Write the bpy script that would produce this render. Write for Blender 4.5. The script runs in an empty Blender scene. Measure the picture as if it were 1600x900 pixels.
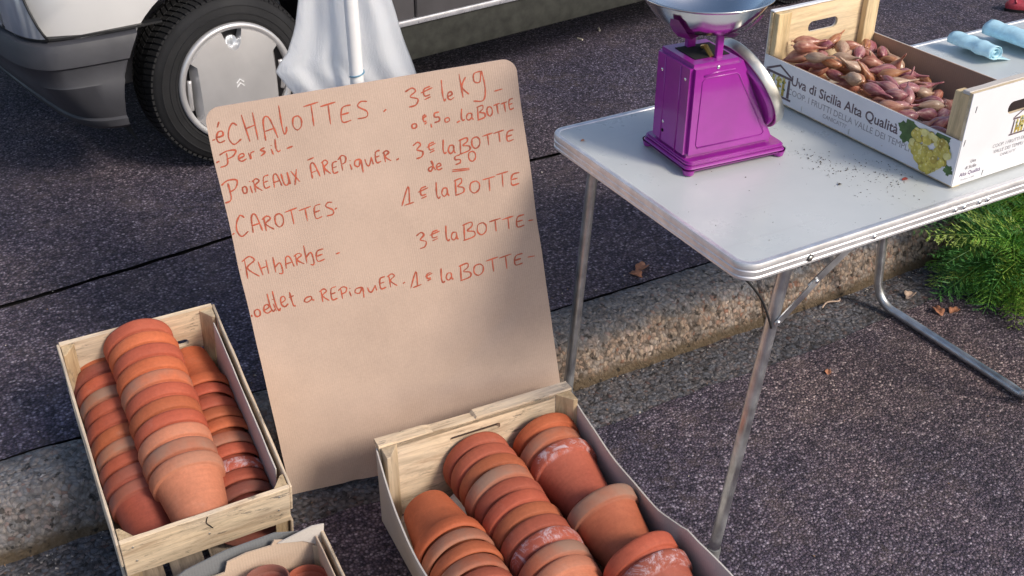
import bpy, bmesh, math, random
from mathutils import Vector, Matrix, noise, Euler
random.seed(7)
R = math.radians
S = bpy.context.scene
COL = S.collection

# ---------------------------------------------------------------- camera
cd = bpy.data.cameras.new('camera'); cam = bpy.data.objects.new('camera', cd); COL.objects.link(cam)
cd.sensor_width = 36.0; cd.lens = 36.0 * 1700 / 1600; cd.clip_start = 0.05; cd.clip_end = 500
_az, _p = R(60.8), math.atan(1076 / 1700)
_h = Vector((math.cos(_az), math.sin(_az), 0)); _F = _h * math.cos(_p) + Vector((0, 0, -math.sin(_p)))
cam.location = (0, 0, 1.61); cam.rotation_euler = _F.to_track_quat('-Z', 'Y').to_euler()
S.camera = cam
# ---------------------------------------------------------------- light
SUN_DIR = Vector((-0.34, 0.66, -0.55)).normalized()          # the way the light travels
_to = -SUN_DIR
sun_el = math.asin(_to.z); sun_az = math.atan2(_to.x, _to.y)
w = bpy.data.worlds.new('World'); S.world = w; w.use_nodes = True
nt = w.node_tree; bg = nt.nodes['Background']; bg.inputs['Strength'].default_value = 0.125
sk = nt.nodes.new('ShaderNodeTexSky'); sk.sky_type = 'NISHITA'; sk.sun_disc = False
sk.sun_elevation = sun_el; sk.sun_rotation = sun_az; sk.dust_density = 2.0; sk.air_density = 1.0
nt.links.new(sk.outputs[0], bg.inputs['Color'])
sd = bpy.data.lights.new('sun', 'SUN'); sd.energy = 2.25; sd.angle = R(15); sd.color = (1.0, 0.91, 0.80)
so = bpy.data.objects.new('sun', sd); COL.objects.link(so); so.rotation_euler = SUN_DIR.to_track_quat('-Z', 'Y').to_euler()
S.view_settings.view_transform = 'Standard'; S.view_settings.look = 'None'
S.view_settings.exposure = 0.38; S.view_settings.gamma = 1.0

# ---------------------------------------------------------------- materials
def new_mat(name):
    m = bpy.data.materials.new(name); m.use_nodes = True
    t = m.node_tree; return m, t, t.nodes['Principled BSDF']
def nd(t, kind, **kw):
    n = t.nodes.new(kind)
    for k, v in kw.items():
        if k in n.inputs.keys(): n.inputs[k].default_value = v
        else: setattr(n, k, v)
    return n
def coords(t, scale=(1, 1, 1), rnd=False, kind='Object'):
    c = nd(t, 'ShaderNodeTexCoord'); mp = nd(t, 'ShaderNodeMapping'); mp.inputs['Scale'].default_value = scale
    t.links.new(c.outputs[kind], mp.inputs['Vector'])
    if rnd:
        oi = nd(t, 'ShaderNodeObjectInfo'); mu = nd(t, 'ShaderNodeMath', operation='MULTIPLY'); mu.inputs[1].default_value = 37.0
        t.links.new(oi.outputs['Random'], mu.inputs[0]); t.links.new(mu.outputs[0], mp.inputs['Location'])
    return mp.outputs[0]
def ramp(t, fac, stops, interp='LINEAR'):
    r = nd(t, 'ShaderNodeValToRGB'); e = r.color_ramp.elements; r.color_ramp.interpolation = interp
    while len(e) < len(stops): e.new(0.5)
    for i, (p, c) in enumerate(stops):
        e[i].position = p; e[i].color = (*c, 1) if not isinstance(c, float) else (c, c, c, 1)
    t.links.new(fac, r.inputs[0]); return r.outputs[0]
def mixc(t, fac, a, b, blend='MIX'):
    m = nd(t, 'ShaderNodeMix', data_type='RGBA', blend_type=blend)
    for s, v in ((m.inputs[0], fac), (m.inputs[6], a), (m.inputs[7], b)):
        if isinstance(v, (float, int)): s.default_value = v
        elif isinstance(v, tuple): s.default_value = (*v, 1)
        else: t.links.new(v, s)
    return m.outputs[2]
def math_(t, op, a, b=0.0):
    m = nd(t, 'ShaderNodeMath', operation=op)
    for s, v in ((m.inputs[0], a), (m.inputs[1], b)):
        if isinstance(v, (float, int)): s.default_value = v
        else: t.links.new(v, s)
    return m.outputs[0]
def noise_(t, vec, scale, detail=4, rough=0.6, dist=0.0):
    n = nd(t, 'ShaderNodeTexNoise'); n.inputs['Scale'].default_value = scale; n.inputs['Detail'].default_value = detail
    n.inputs['Roughness'].default_value = rough; n.inputs['Distortion'].default_value = dist
    t.links.new(vec, n.inputs['Vector']); return n.outputs['Fac']
def bump(t, b, h, strength=0.3, dist=0.002):
    n = nd(t, 'ShaderNodeBump'); n.inputs['Strength'].default_value = strength; n.inputs['Distance'].default_value = dist
    t.links.new(h, n.inputs['Height']); t.links.new(n.outputs[0], b.inputs['Normal'])
def plain(name, col, rough=0.5, metal=0.0, var=0.15, scale=30, bmp=0.0, rvar=0.1, spec=0.5, coat=0.0, stretch=(1, 1, 1)):
    m, t, b = new_mat(name); v = coords(t, stretch, rnd=True); n = noise_(t, v, scale)
    c2 = tuple(x * (1 - var) for x in col); c1 = tuple(min(1, x * (1 + var)) for x in col)
    t.links.new(ramp(t, n, [(0.3, c2), (0.7, c1)]), b.inputs['Base Color'])
    b.inputs['Metallic'].default_value = metal; b.inputs['Specular IOR Level'].default_value = spec; b.inputs['Coat Weight'].default_value = coat
    t.links.new(ramp(t, noise_(t, v, scale * 0.6), [(0.3, max(0.02, rough - rvar)), (0.7, min(1.0, rough + rvar))]), b.inputs['Roughness'])
    if bmp: bump(t, b, n, bmp)
    return m

def asphalt(name, tint=(1, 1, 1), scale=120, bright=1.0):
    m, t, b = new_mat(name); v = coords(t)
    wob = nd(t, 'ShaderNodeTexNoise'); wob.inputs['Scale'].default_value = 60; t.links.new(v, wob.inputs['Vector'])
    vv = nd(t, 'ShaderNodeVectorMath', operation='MULTIPLY_ADD'); t.links.new(wob.outputs['Color'], vv.inputs[0]); vv.inputs[1].default_value = (.006,) * 3; t.links.new(v, vv.inputs[2])
    vo = nd(t, 'ShaderNodeTexVoronoi'); vo.inputs['Scale'].default_value = scale; t.links.new(vv.outputs[0], vo.inputs['Vector'])
    sep = nd(t, 'ShaderNodeSeparateColor'); t.links.new(vo.outputs['Color'], sep.inputs[0])
    k = bright
    T = lambda c: tuple(x * k * y for x, y in zip(c, tint))
    base = ramp(t, sep.outputs[0], [(0.0, T((.036, .032, .042))), (0.32, T((.070, .060, .072))), (0.55, T((.11, .090, .104))), (0.74, T((.145, .122, .128))), (0.88, T((.19, .172, .182))), (0.955, T((.24, .215, .215))), (1.0, T((.38, .35, .34)))])
    gap = ramp(t, vo.outputs['Distance'], [(0.28, 1.0), (0.62, 0.38)])
    base = mixc(t, 1.0, base, gap, 'MULTIPLY')
    big = ramp(t, noise_(t, v, 2.2, 6, 0.65), [(0.30, 0.60), (0.5, 1.0), (0.70, 1.30)])
    base = mixc(t, 1.0, base, big, 'MULTIPLY')
    wear = ramp(t, noise_(t, v, 5.5, 9, 0.8, .8), [(0.56, 1.0), (0.70, 0.55)]); base = mixc(t, 1.0, base, wear, 'MULTIPLY')
    hue = ramp(t, noise_(t, v, 1.1, 3), [(0.35, (0.86, 0.91, 1.20)), (0.65, (1.07, 0.99, 0.94))])
    base = mixc(t, 1.0, base, hue, 'MULTIPLY')
    dust = ramp(t, noise_(t, v, 11, 8, 0.75), [(0.5, 0.0), (0.8, 0.5)])
    base = mixc(t, dust, base, T((.15, .12, .10)))
    t.links.new(base, b.inputs['Base Color']); b.inputs['Roughness'].default_value = 0.85; b.inputs['Specular IOR Level'].default_value = 0.4
    h = math_(t, 'SUBTRACT', noise_(t, v, 500, 2), math_(t, 'MULTIPLY', vo.outputs['Distance'], 1.6))
    h = math_(t, 'ADD', h, math_(t, 'MULTIPLY', sep.outputs[1], 0.6))
    bump(t, b, h, 0.9, 0.004); return m

def concrete(name, face, top, grime=True):
    m, t, b = new_mat(name); v = coords(t)
    wb = nd(t, 'ShaderNodeTexNoise'); wb.inputs['Scale'].default_value = 45; wb.inputs['Detail'].default_value = 5; t.links.new(v, wb.inputs['Vector'])
    vw = nd(t, 'ShaderNodeVectorMath', operation='MULTIPLY_ADD'); t.links.new(wb.outputs['Color'], vw.inputs[0]); vw.inputs[1].default_value = (.022,) * 3; t.links.new(v, vw.inputs[2])
    vo = nd(t, 'ShaderNodeTexVoronoi'); vo.inputs['Scale'].default_value = 105; t.links.new(vw.outputs[0], vo.inputs['Vector']); sep = nd(t, 'ShaderNodeSeparateColor'); t.links.new(vo.outputs['Color'], sep.inputs[0])
    st = ramp(t, sep.outputs[0], [(0, (.35, .30, .26)), (.2, (.75, .7, .68)), (.45, (1, 1, 1)), (.7, (1.05, .85, .72)), (.85, (1.3, 1.22, 1.1)), (.95, (.8, .45, .35)), (1, (1.9, 1.85, 1.8))])
    gap = ramp(t, vo.outputs['Distance'], [(0.35, 1.0), (0.7, 0.55)])
    st = mixc(t, 1.0, st, gap, 'MULTIPLY')
    if top:
        geo = nd(t, 'ShaderNodeNewGeometry'); sx = nd(t, 'ShaderNodeSeparateXYZ'); t.links.new(geo.outputs['Position'], sx.inputs[0])
        zz = math_(t, 'ADD', sx.outputs[2], math_(t, 'MULTIPLY', math_(t, 'SUBTRACT', noise_(t, v, 9, 5, 0.7), 0.5), 0.10))
        fz = ramp(t, zz, [(0.078, 0.0), (0.102, 1.0)])
        xf = ramp(t, math_(t, 'ADD', math_(t, 'MULTIPLY', sx.outputs[0], 0.25), math_(t, 'MULTIPLY', noise_(t, v, 5), 0.08)), [(0.16, 1.0), (0.24, 0.0)])
        fz = math_(t, 'MAXIMUM', fz, math_(t, 'MULTIPLY', xf, 0.85))
        base = mixc(t, fz, face, top)
        st = mixc(t, math_(t, 'MULTIPLY', fz, 0.2), st, (1.0, 1.0, 1.0))
    else:
        base = mixc(t, 0.0, face, face)
    base = mixc(t, 1.0, base, st, 'MULTIPLY')
    big = ramp(t, noise_(t, v, 6, 7, 0.7), [(0.3, 0.62), (0.7, 1.25)])
    base = mixc(t, 1.0, base, big, 'MULTIPLY')
    if grime:
        z2 = math_(t, 'ADD', sx.outputs[2], math_(t, 'MULTIPLY', noise_(t, v, 14, 5), 0.03))
        base = mixc(t, ramp(t, z2, [(0.026, 0.9), (0.048, 0.0)]), base, (.085, .058, .03))
    pits = ramp(t, noise_(t, v, 60, 3, 0.5), [(0.33, 0.25), (0.40, 1.0)])
    base = mixc(t, 1.0, base, pits, 'MULTIPLY')
    t.links.new(base, b.inputs['Base Color']); b.inputs['Roughness'].default_value = 0.9
    h = math_(t, 'SUBTRACT', noise_(t, v, 70, 6, 0.75), math_(t, 'MULTIPLY', vo.outputs['Distance'], 1.0)); bump(t, b, h, 0.9, 0.005)
    return m

def wood(name, a, bcol, axis=0, mold=0.5, edge=(.5, .48, .45)):
    m, t, b = new_mat(name); sc = [14, 14, 14]; sc[axis] = 1.6
    v = coords(t, tuple(sc), rnd=True); v0 = coords(t, rnd=True)
    g = noise_(t, v, 5, 6, 0.65, 0.6); c = ramp(t, g, [(0.25, bcol), (0.5, a), (0.75, tuple(min(1, x * 1.12) for x in a))])
    fine = ramp(t, noise_(t, v, 26, 4, .7), [(0.3, .86), (.65, 1.06)]); c = mixc(t, 1.0, c, fine, 'MULTIPLY')
    sc2 = [60, 60, 60]; sc2[axis] = 16; vm = coords(t, tuple(sc2), rnd=True); sp = noise_(t, vm, 1.0, 7, 0.8); sp2 = noise_(t, v0, 6, 2)
    f = math_(t, 'MULTIPLY', ramp(t, sp, [(0.56, 0.0), (0.64, 1.0)]), ramp(t, sp2, [(0.32, 0.0), (0.50, mold)]))
    c = mixc(t, f, c, (.10, .085, .07))
    gr = ramp(t, noise_(t, v0, 3.5, 3), [(0.45, 0.0), (0.75, 0.45)]); c = mixc(t, gr, c, edge)
    st = ramp(t, noise_(t, v, 2.2, 5, .7, .8), [(.36, .62), (.55, 1.0), (.75, 1.12)]); c = mixc(t, .8, c, st, 'MULTIPLY')
    t.links.new(c, b.inputs['Base Color']); b.inputs['Roughness'].default_value = 0.75
    bump(t, b, math_(t, 'ADD', g, math_(t, 'MULTIPLY', noise_(t, v, 40, 3), 0.4)), 0.35, 0.0015); return m

def cardboard(name, col, axis=0, freq=230, strength=0.12):
    m, t, b = new_mat(name); v = coords(t); sx = nd(t, 'ShaderNodeSeparateXYZ'); t.links.new(v, sx.inputs[0])
    s = math_(t, 'SINE', math_(t, 'MULTIPLY', sx.outputs[axis], freq * 6.2832))
    n = noise_(t, v, 5, 6, .6); c = ramp(t, n, [(.3, tuple(x * .88 for x in col)), (.7, tuple(x * 1.07 for x in col))])
    c = mixc(t, math_(t, 'MULTIPLY', math_(t, 'ADD', s, 1.0), 0.045), c, tuple(x * .5 for x in col))
    fib = ramp(t, noise_(t, v, 300, 3, .7), [(.3, .93), (.7, 1.05)]); c = mixc(t, 1.0, c, fib, 'MULTIPLY')
    c = mixc(t, ramp(t, noise_(t, v, 16, 6, .75), [(.6, 0.0), (.8, .22)]), c, tuple(x * .6 for x in col))
    t.links.new(c, b.inputs['Base Color']); b.inputs['Roughness'].default_value = 0.82; b.inputs['Specular IOR Level'].default_value = .25
    h = math_(t, 'ADD', math_(t, 'MULTIPLY', s, 0.35), math_(t, 'MULTIPLY', noise_(t, v, 7, 3), 4.0)); bump(t, b, h, strength, 0.002); return m

def terracotta(name, c1, c2, grey=0.0, bloom=0.0):
    m, t, b = new_mat(name); v = coords(t, rnd=True); v0 = coords(t)
    vz = coords(t, (8, 8, 60), rnd=True)
    c = ramp(t, noise_(t, v, 9, 5, .6), [(.3, c1), (.7, c2)])
    c = mixc(t, 1.0, c, ramp(t, noise_(t, vz, 3, 3), [(.3, .93), (.7, 1.05)]), 'MULTIPLY')
    c = mixc(t, 1.0, c, ramp(t, noise_(t, v, 160, 3, .7), [(.25, .85), (.7, 1.05)]), 'MULTIPLY')
    sx = nd(t, 'ShaderNodeSeparateXYZ'); t.links.new(v0, sx.inputs[0])
    rim = ramp(t, sx.outputs[2], [(.0885, 0.0), (.0915, 1.0)])
    oi = nd(t, 'ShaderNodeObjectInfo')
    t1 = mixc(t, oi.outputs['Random'], (.80, .86, .90), (1.14, 1.08, 1.04)); c = mixc(t, 1.0, c, t1, 'MULTIPLY')
    if grey:
        f = math_(t, 'MULTIPLY', rim, ramp(t, noise_(t, v, 7, 4, .6), [(.36, 0.0), (.6, grey)])); c = mixc(t, f, c, (.24, .20, .155))
    if bloom:
        f = math_(t, 'MULTIPLY', rim, ramp(t, noise_(t, v, 26, 8, .8, 1.0), [(.50, 0.0), (.60, bloom)])); c = mixc(t, f, c, (.62, .52, .55))
    sm = ramp(t, noise_(t, v, 22, 6, .8), [(.58, 0.0), (.8, .20)]); c = mixc(t, sm, c, (.50, .34, .28))
    t.links.new(c, b.inputs['Base Color']); b.inputs['Roughness'].default_value = 0.72; b.inputs['Specular IOR Level'].default_value = .35
    bump(t, b, math_(t, 'ADD', noise_(t, v, 90, 5, .7), math_(t, 'MULTIPLY', noise_(t, vz, 6, 3), .5)), 0.22, 0.0012); return m

M = {}
M['road'] = asphalt('road_asphalt', (1.10, 1.0, 1.0), 165, 1.5)
M['pave'] = asphalt('pavement_asphalt', (1.02, .95, 1.04), 145, 1.2)
M['gap'] = plain('joint_dirt', (.012, .011, .012), .95)
M['kerb'] = concrete('kerb_concrete', (.34, .285, .24), (.21, .21, .22))
M['gutter'] = concrete('gutter_concrete', (.150, .152, .170), None, False)
M['wood_x'] = wood('pale_poplar_wood', (.74, .58, .40), (.42, .28, .17), 0, .9, (.47, .44, .42))
M['wood_y'] = wood('pale_poplar_wood_long', (.68, .54, .39), (.42, .30, .20), 1, .7, (.46, .44, .42))
M['wood_z'] = wood('pale_poplar_wood_post', (.54, .40, .24), (.32, .21, .11), 2, .6)
M['clean_x'] = wood('clean_pine_ply', (.80, .62, .38), (.74, .55, .32), 0, .04, (.78, .66, .5))
M['clean_z'] = wood('clean_pine_post', (.74, .55, .30), (.62, .42, .2), 2, .04, (.7, .58, .4))
M['board'] = cardboard('sign_cardboard', (.545, .405, .32), 0)
M['board_edge'] = plain('cut_cardboard_edge', (.66, .50, .42), .85)
M['liner'] = cardboard('crate_liner_cardboard', (.60, .55, .50), 1, 200, .1)
M['liner_in'] = cardboard('inner_brown_cardboard', (.42, .30, .22), 1, 200, .12)
M['liner_beige'] = cardboard('beige_cardboard', (.58, .44, .33), 0, 200, .12)
M['liner_blue'] = cardboard('faded_grey_cardboard', (.20, .205, .21), 0, 200, .12)
M['white_print'] = plain('white_printed_paper', (.78, .78, .80), .45, var=.04, scale=8)
M['ink'] = plain('red_marker_ink', (.42, .085, .040), .6, var=.35, scale=60)
M['black_ink'] = plain('dark_brown_print_ink', (.13, .09, .10), .6)
M['grey_ink'] = plain('grey_print_ink', (.33, .31, .33), .6)
M['violet_ink'] = plain('violet_print_ink', (.10, .03, .14), .6)
M['grape'] = plain('yellow_grape_print', (.60, .50, .10), .5, var=.3, scale=70)
M['grape2'] = plain('pale_grape_print', (.74, .67, .26), .5, var=.2, scale=70)
M['grape3'] = plain('ochre_grape_print', (.44, .33, .06), .5, var=.2, scale=70)
M['leafprint'] = plain('green_leaf_print', (.07, .14, .04), .5, var=.4, scale=60)
M['alu'] = plain('brushed_aluminium', (.80, .79, .80), .48, .75, var=.12, scale=40, bmp=.05)
M['alu_tube'] = plain('dull_aluminium_tube', (.60, .61, .62), .42, 1.0, var=.22, scale=28, bmp=.05, rvar=.15)
M['steel'] = plain('polished_steel', (.66, .66, .66), .20, 1.0, var=.06, scale=12, rvar=.05)
M['steel_dull'] = plain('zinc_steel', (.62, .60, .55), .4, 1.0, var=.2)
M['screw'] = plain('bright_screw_steel', (.85, .85, .85), .25, 1.0)
M['black'] = plain('black_plastic', (.015, .015, .016), .5)
M['dark_hole'] = plain('dark_interior', (.008, .007, .008), .9)
M['brass'] = plain('worn_brass', (.55, .38, .10), .4, .8)
M['white_paint'] = plain('white_painted_tube', (.80, .80, .80), .35, var=.05)
M['bluepl'] = plain('pale_blue_plastic_film', (.50, .76, .86), .35, var=.12, scale=60, bmp=.25)
M['leaf'] = plain('dry_leaf', (.40, .17, .09), .8, var=.4, scale=90)
M['leaf_pale'] = plain('pale_dry_leaf', (.50, .36, .27), .8, var=.3, scale=90)
M['redpl'] = plain('red_shoe_leather', (.42, .05, .07), .35, var=.3)
M['butt'] = plain('cigarette_paper', (.62, .56, .48), .8)
M['soil'] = plain('dry_soil_crumbs', (.07, .055, .04), .9)
M['skin_flake'] = plain('shallot_skin_flake', (.40, .07, .05), .5)
def purple():
    m, t, b = new_mat('glossy_purple_paint'); v = coords(t)
    c = ramp(t, noise_(t, v, 14, 5, .6), [(.3, (.26, .010, .245)), (.7, (.33, .014, .31))])
    ch = ramp(t, noise_(t, v, 90, 5, .8), [(.70, 0.0), (.76, .5)]); c = mixc(t, ch, c, (.12, .02, .12))
    t.links.new(c, b.inputs['Base Color']); b.inputs['Roughness'].default_value = .32; b.inputs['Coat Weight'].default_value = .6; b.inputs['Coat Roughness'].default_value = .12
    bump(t, b, noise_(t, v, 25, 4), .08, .002); return m
M['purple'] = purple()
def laminate():
    m, t, b = new_mat('scratched_white_laminate'); v = coords(t); v1 = coords(t, (3, 60, 3)); v2 = coords(t, (25, 1.5, 3))
    c = ramp(t, noise_(t, v, 3, 5, .6), [(.3, (.50, .53, .53)), (.7, (.60, .62, .61))])
    c = mixc(t, ramp(t, noise_(t, v1, 1.0, 3, .6), [(.62, 0.0), (.72, .14)]), c, (.40, .40, .40))
    c = mixc(t, ramp(t, noise_(t, v2, 2, 6, .8), [(.62, 0.0), (.75, .22)]), c, (.35, .33, .30))
    c = mixc(t, ramp(t, noise_(t, v, 42, 6, .85), [(.66, 0.0), (.74, .5)]), c, (.30, .27, .23))
    t.links.new(c, b.inputs['Base Color']); t.links.new(ramp(t, noise_(t, v, 9, 6, .7), [(.3, .22), (.7, .42)]), b.inputs['Roughness'])
    bump(t, b, noise_(t, v1, 4, 4), .05, .001); return m
M['laminate'] = laminate()
def cloth():
    m, t, b = new_mat('white_cloth'); v = coords(t)
    c = ramp(t, noise_(t, v, 6, 4), [(.3, (.90, .91, .93)), (.7, (.94, .94, .94))]); t.links.new(c, b.inputs['Base Color'])
    b.inputs['Roughness'].default_value = .45
    tr = nd(t, 'ShaderNodeBsdfTranslucent'); tr.inputs['Color'].default_value = (.9, .92, .95, 1); mx = nd(t, 'ShaderNodeMixShader'); mx.inputs[0].default_value = .22
    t.links.new(b.outputs[0], mx.inputs[1]); t.links.new(tr.outputs[0], mx.inputs[2]); t.links.new(mx.outputs[0], t.nodes['Material Output'].inputs['Surface'])
    vs_ = coords(t, (3.2, 3.2, 1)); bump(t, b, math_(t, 'ADD', noise_(t, vs_, 9, 8, .75, 1.2), math_(t, 'MULTIPLY', noise_(t, v, 400, 2), .05)), .55, .006); return m
M['cloth'] = cloth()
M['carpaint'] = plain('pale_silver_car_paint', (.58, .57, .56), .32, .0, var=.05, scale=3, coat=.8)
M['bumper'] = plain('weathered_grey_bumper_plastic', (.044, .044, .051), .6, var=.22, scale=7, bmp=.06)
M['cladding'] = plain('dark_grey_side_cladding', (.062, .058, .062), .5, var=.2, scale=9)
M['sill'] = plain('dirty_black_sill', (.030, .031, .026), .65, var=.4, scale=25, bmp=.1)
M['trim'] = plain('bright_trim_strip', (.62, .62, .66), .3, .6)
M['rubber'] = plain('tyre_rubber', (.010, .010, .0115), .8, var=.3, scale=14, bmp=.1)
M['hubcap'] = plain('silver_hubcap_paint', (.62, .61, .61), .38, .55, var=.07, scale=8)
M['glassdark'] = plain('dark_car_glass', (.02, .022, .025), .05)
def lensm():
    m, t, b = new_mat('clear_lamp_lens'); v = coords(t, (1, 1, .3)); sx = nd(t, 'ShaderNodeSeparateXYZ'); t.links.new(coords(t), sx.inputs[0])
    s = math_(t, 'SINE', math_(t, 'MULTIPLY', sx.outputs[0], 420.0))
    c = ramp(t, noise_(t, v, 12, 3), [(.3, (.50, .56, .64)), (.7, (.84, .86, .88))]); t.links.new(c, b.inputs['Base Color'])
    b.inputs['Metallic'].default_value = .5; b.inputs['Roughness'].default_value = .2; b.inputs['Coat Weight'].default_value = 1.0
    bump(t, b, s, .5, .002); return m
M['lens'] = lensm()
POTM = [terracotta('terracotta_orange', (.43, .105, .042), (.52, .145, .062)),
        terracotta('terracotta_red', (.37, .080, .044), (.46, .115, .062)),
        terracotta('terracotta_grey_rim', (.41, .105, .050), (.49, .145, .068), grey=.65),
        terracotta('terracotta_chalky', (.37, .085, .055), (.44, .115, .068), bloom=.75),
        terracotta('terracotta_dark', (.24, .055, .038), (.32, .08, .05), grey=.25),
        terracotta('terracotta_pale', (.56, .175, .090), (.64, .225, .12), grey=.3)]
def shallot_mat(name, a, bcol, cc):
    m, t, b = new_mat(name); v = coords(t, (60, 60, 7), rnd=True); v0 = coords(t, rnd=True)
    c = ramp(t, noise_(t, v, 3, 4, .6), [(.28, a), (.5, bcol), (.72, cc)])
    c = mixc(t, ramp(t, noise_(t, v0, 34, 4), [(.5, 0.0), (.7, .6)]), c, cc)
    c = mixc(t, ramp(t, noise_(t, v0, 60, 5, .8), [(.62, 0.0), (.7, .45)]), c, (.12, .07, .045))
    t.links.new(c, b.inputs['Base Color']); b.inputs['Roughness'].default_value = .38; b.inputs['Coat Weight'].default_value = .15
    bump(t, b, noise_(t, v, 4, 3), .35, .002); return m
SHM = [shallot_mat('copper_shallot_skin', (.20, .055, .03), (.38, .145, .065), (.58, .33, .17)),
       shallot_mat('rose_shallot_skin', (.20, .05, .04), (.36, .13, .085), (.54, .31, .21)),
       shallot_mat('violet_shallot_skin', (.18, .035, .065), (.33, .11, .12), (.52, .32, .27)),
       shallot_mat('dusty_shallot_skin', (.28, .15, .11), (.42, .27, .18), (.56, .42, .30))]
def greenm(name, a, bb):
    m, t, b = new_mat(name); v = coords(t, rnd=True)
    t.links.new(ramp(t, noise_(t, v, 12, 3), [(.3, a), (.7, bb)]), b.inputs['Base Color']); b.inputs['Roughness'].default_value = .5
    b.inputs['Subsurface Weight'].default_value = 0; return m
GRM = [greenm('bright_frond_green', (.15, .36, .04), (.30, .54, .08)), greenm('deep_frond_green', (.06, .21, .045), (.12, .33, .07)), greenm('yellow_frond_green', (.26, .38, .05), (.40, .52, .10))]

# ---------------------------------------------------------------- helpers
def link(name, me, mats=None, parent=None, smooth=False, angle=None):
    if isinstance(me, bmesh.types.BMesh):
        bm = me; me = bpy.data.meshes.new(name); bmesh.ops.recalc_face_normals(bm, faces=bm.faces); bm.to_mesh(me); bm.free()
    if mats is not None and not me.materials:
        for m in (mats if isinstance(mats, (list, tuple)) else [mats]): me.materials.append(m)
    if smooth:
        me.polygons.foreach_set('use_smooth', [True] * len(me.polygons))
        if angle: 
            try: me.set_sharp_from_angle(angle=R(angle))
            except Exception: pass
    o = bpy.data.objects.new(name, me); COL.objects.link(o)
    if parent: o.parent = parent
    return o
def tag(o, label=None, cat=None, group=None, kind=None):
    if label: o['label'] = label
    if cat: o['category'] = cat
    if group: o['group'] = group
    if kind: o['kind'] = kind
    return o
def empty(name, loc=(0, 0, 0), rot=(0, 0, 0), mat=None):
    o = bpy.data.objects.new(name, None); COL.objects.link(o); o.empty_display_size = .05
    if mat is not None: o.matrix_world = mat
    else: o.location = loc; o.rotation_euler = rot
    return o
def box(bm, x0, x1, y0, y1, z0, z1, jit=0, mi=0):
    vs = [bm.verts.new((x + random.uniform(-jit, jit), y + random.uniform(-jit, jit), z + random.uniform(-jit, jit))) for x in (x0, x1) for y in (y0, y1) for z in (z0, z1)]
    for f in ((0, 1, 3, 2), (4, 6, 7, 5), (0, 4, 5, 1), (2, 3, 7, 6), (0, 2, 6, 4), (1, 5, 7, 3)):
        fc = bm.faces.new([vs[i] for i in f]); fc.material_index = mi
    return vs
def bevel(bm, w=.002, seg=2, ang=25):
    bm.normal_update()
    es = [e for e in bm.edges if len(e.link_faces) == 2 and e.calc_face_angle(0) > R(ang)]
    bmesh.ops.bevel(bm, geom=es, offset=w, segments=seg, affect='EDGES', clamp_overlap=True)
def boxo(name, dims, mat, parent, bev=.0015, jit=0):
    bm = bmesh.new(); box(bm, *dims, jit=jit); bevel(bm, bev, 1); return link(name, bm, mat, parent)
def extrude_poly(pts, z0, z1, holes=None):
    """prism of a 2D outline (x, y) between z0 and z1, optional holes"""
    bm = bmesh.new(); loops = []
    for loop in [pts] + (holes or []):
        vs = [bm.verts.new((x, y, z0)) for x, y in loop]; loops.append(vs)
        for i in range(len(vs)): bm.edges.new((vs[i], vs[(i + 1) % len(vs)]))
    bmesh.ops.triangle_fill(bm, use_beauty=True, use_dissolve=False, edges=bm.edges[:])
    r = bmesh.ops.extrude_face_region(bm, geom=bm.faces[:])
    for v in [g for g in r['geom'] if isinstance(g, bmesh.types.BMVert)]: v.co.z = z1
    bmesh.ops.dissolve_limit(bm, angle_limit=R(1), verts=bm.verts[:], edges=bm.edges[:])
    return bm
def lathe(prof, seg=40, axis_closed=True):
    bm = bmesh.new(); rings = []
    for r, z in prof:
        if r < 1e-6: rings.append([bm.verts.new((0, 0, z))])
        else: rings.append([bm.verts.new((r * math.cos(2 * math.pi * k / seg), r * math.sin(2 * math.pi * k / seg), z)) for k in range(seg)])
    for a, b in zip(rings, rings[1:]):
        for k in range(seg):
            k2 = (k + 1) % seg
            if len(a) == 1 and len(b) == 1: continue
            if len(a) == 1: bm.faces.new((a[0], b[k], b[k2]))
            elif len(b) == 1: bm.faces.new((a[k], b[0], a[k2]))
            else: bm.faces.new((a[k], b[k], b[k2], a[k2]))
    return bm
def tube(bm, pts, r, seg=12, cap=True):
    pts = [Vector(p) for p in pts]; n = len(pts); rs = r if isinstance(r, (list, tuple)) else [r] * n
    up = None; rings = []
    for i, p in enumerate(pts):
        d = (pts[min(i + 1, n - 1)] - pts[max(i - 1, 0)]).normalized()
        if up is None: up = d.orthogonal().normalized()
        up = (up - d * up.dot(d)).normalized(); s = d.cross(up)
        rings.append([bm.verts.new(p + (up * math.cos(2 * math.pi * k / seg) + s * math.sin(2 * math.pi * k / seg)) * rs[i]) for k in range(seg)])
    for a, b in zip(rings, rings[1:]):
        for k in range(seg): bm.faces.new((a[k], a[(k + 1) % seg], b[(k + 1) % seg], b[k]))
    if cap: bm.faces.new(rings[0][::-1]); bm.faces.new(rings[-1])
def smooth_path(P, n=6):
    P = [Vector(p) for p in P]; out = []
    for i in range(len(P) - 1):
        p0, p1, p2, p3 = P[max(i - 1, 0)], P[i], P[i + 1], P[min(i + 2, len(P) - 1)]
        for k in range(n):
            t = k / n; out.append(0.5 * ((2 * p1) + (p2 - p0) * t + (2 * p0 - 5 * p1 + 4 * p2 - p3) * t * t + (3 * p1 - p0 - 3 * p2 + p3) * t ** 3))
    out.append(P[-1]); return out
def tubeo(name, pts, r, mat, parent=None, seg=12, sm=True):
    bm = bmesh.new(); tube(bm, pts, r, seg); return link(name, bm, mat, parent, smooth=True, angle=50)
def xf(bm, m): bmesh.ops.transform(bm, matrix=m, verts=bm.verts[:]); return bm
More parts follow.
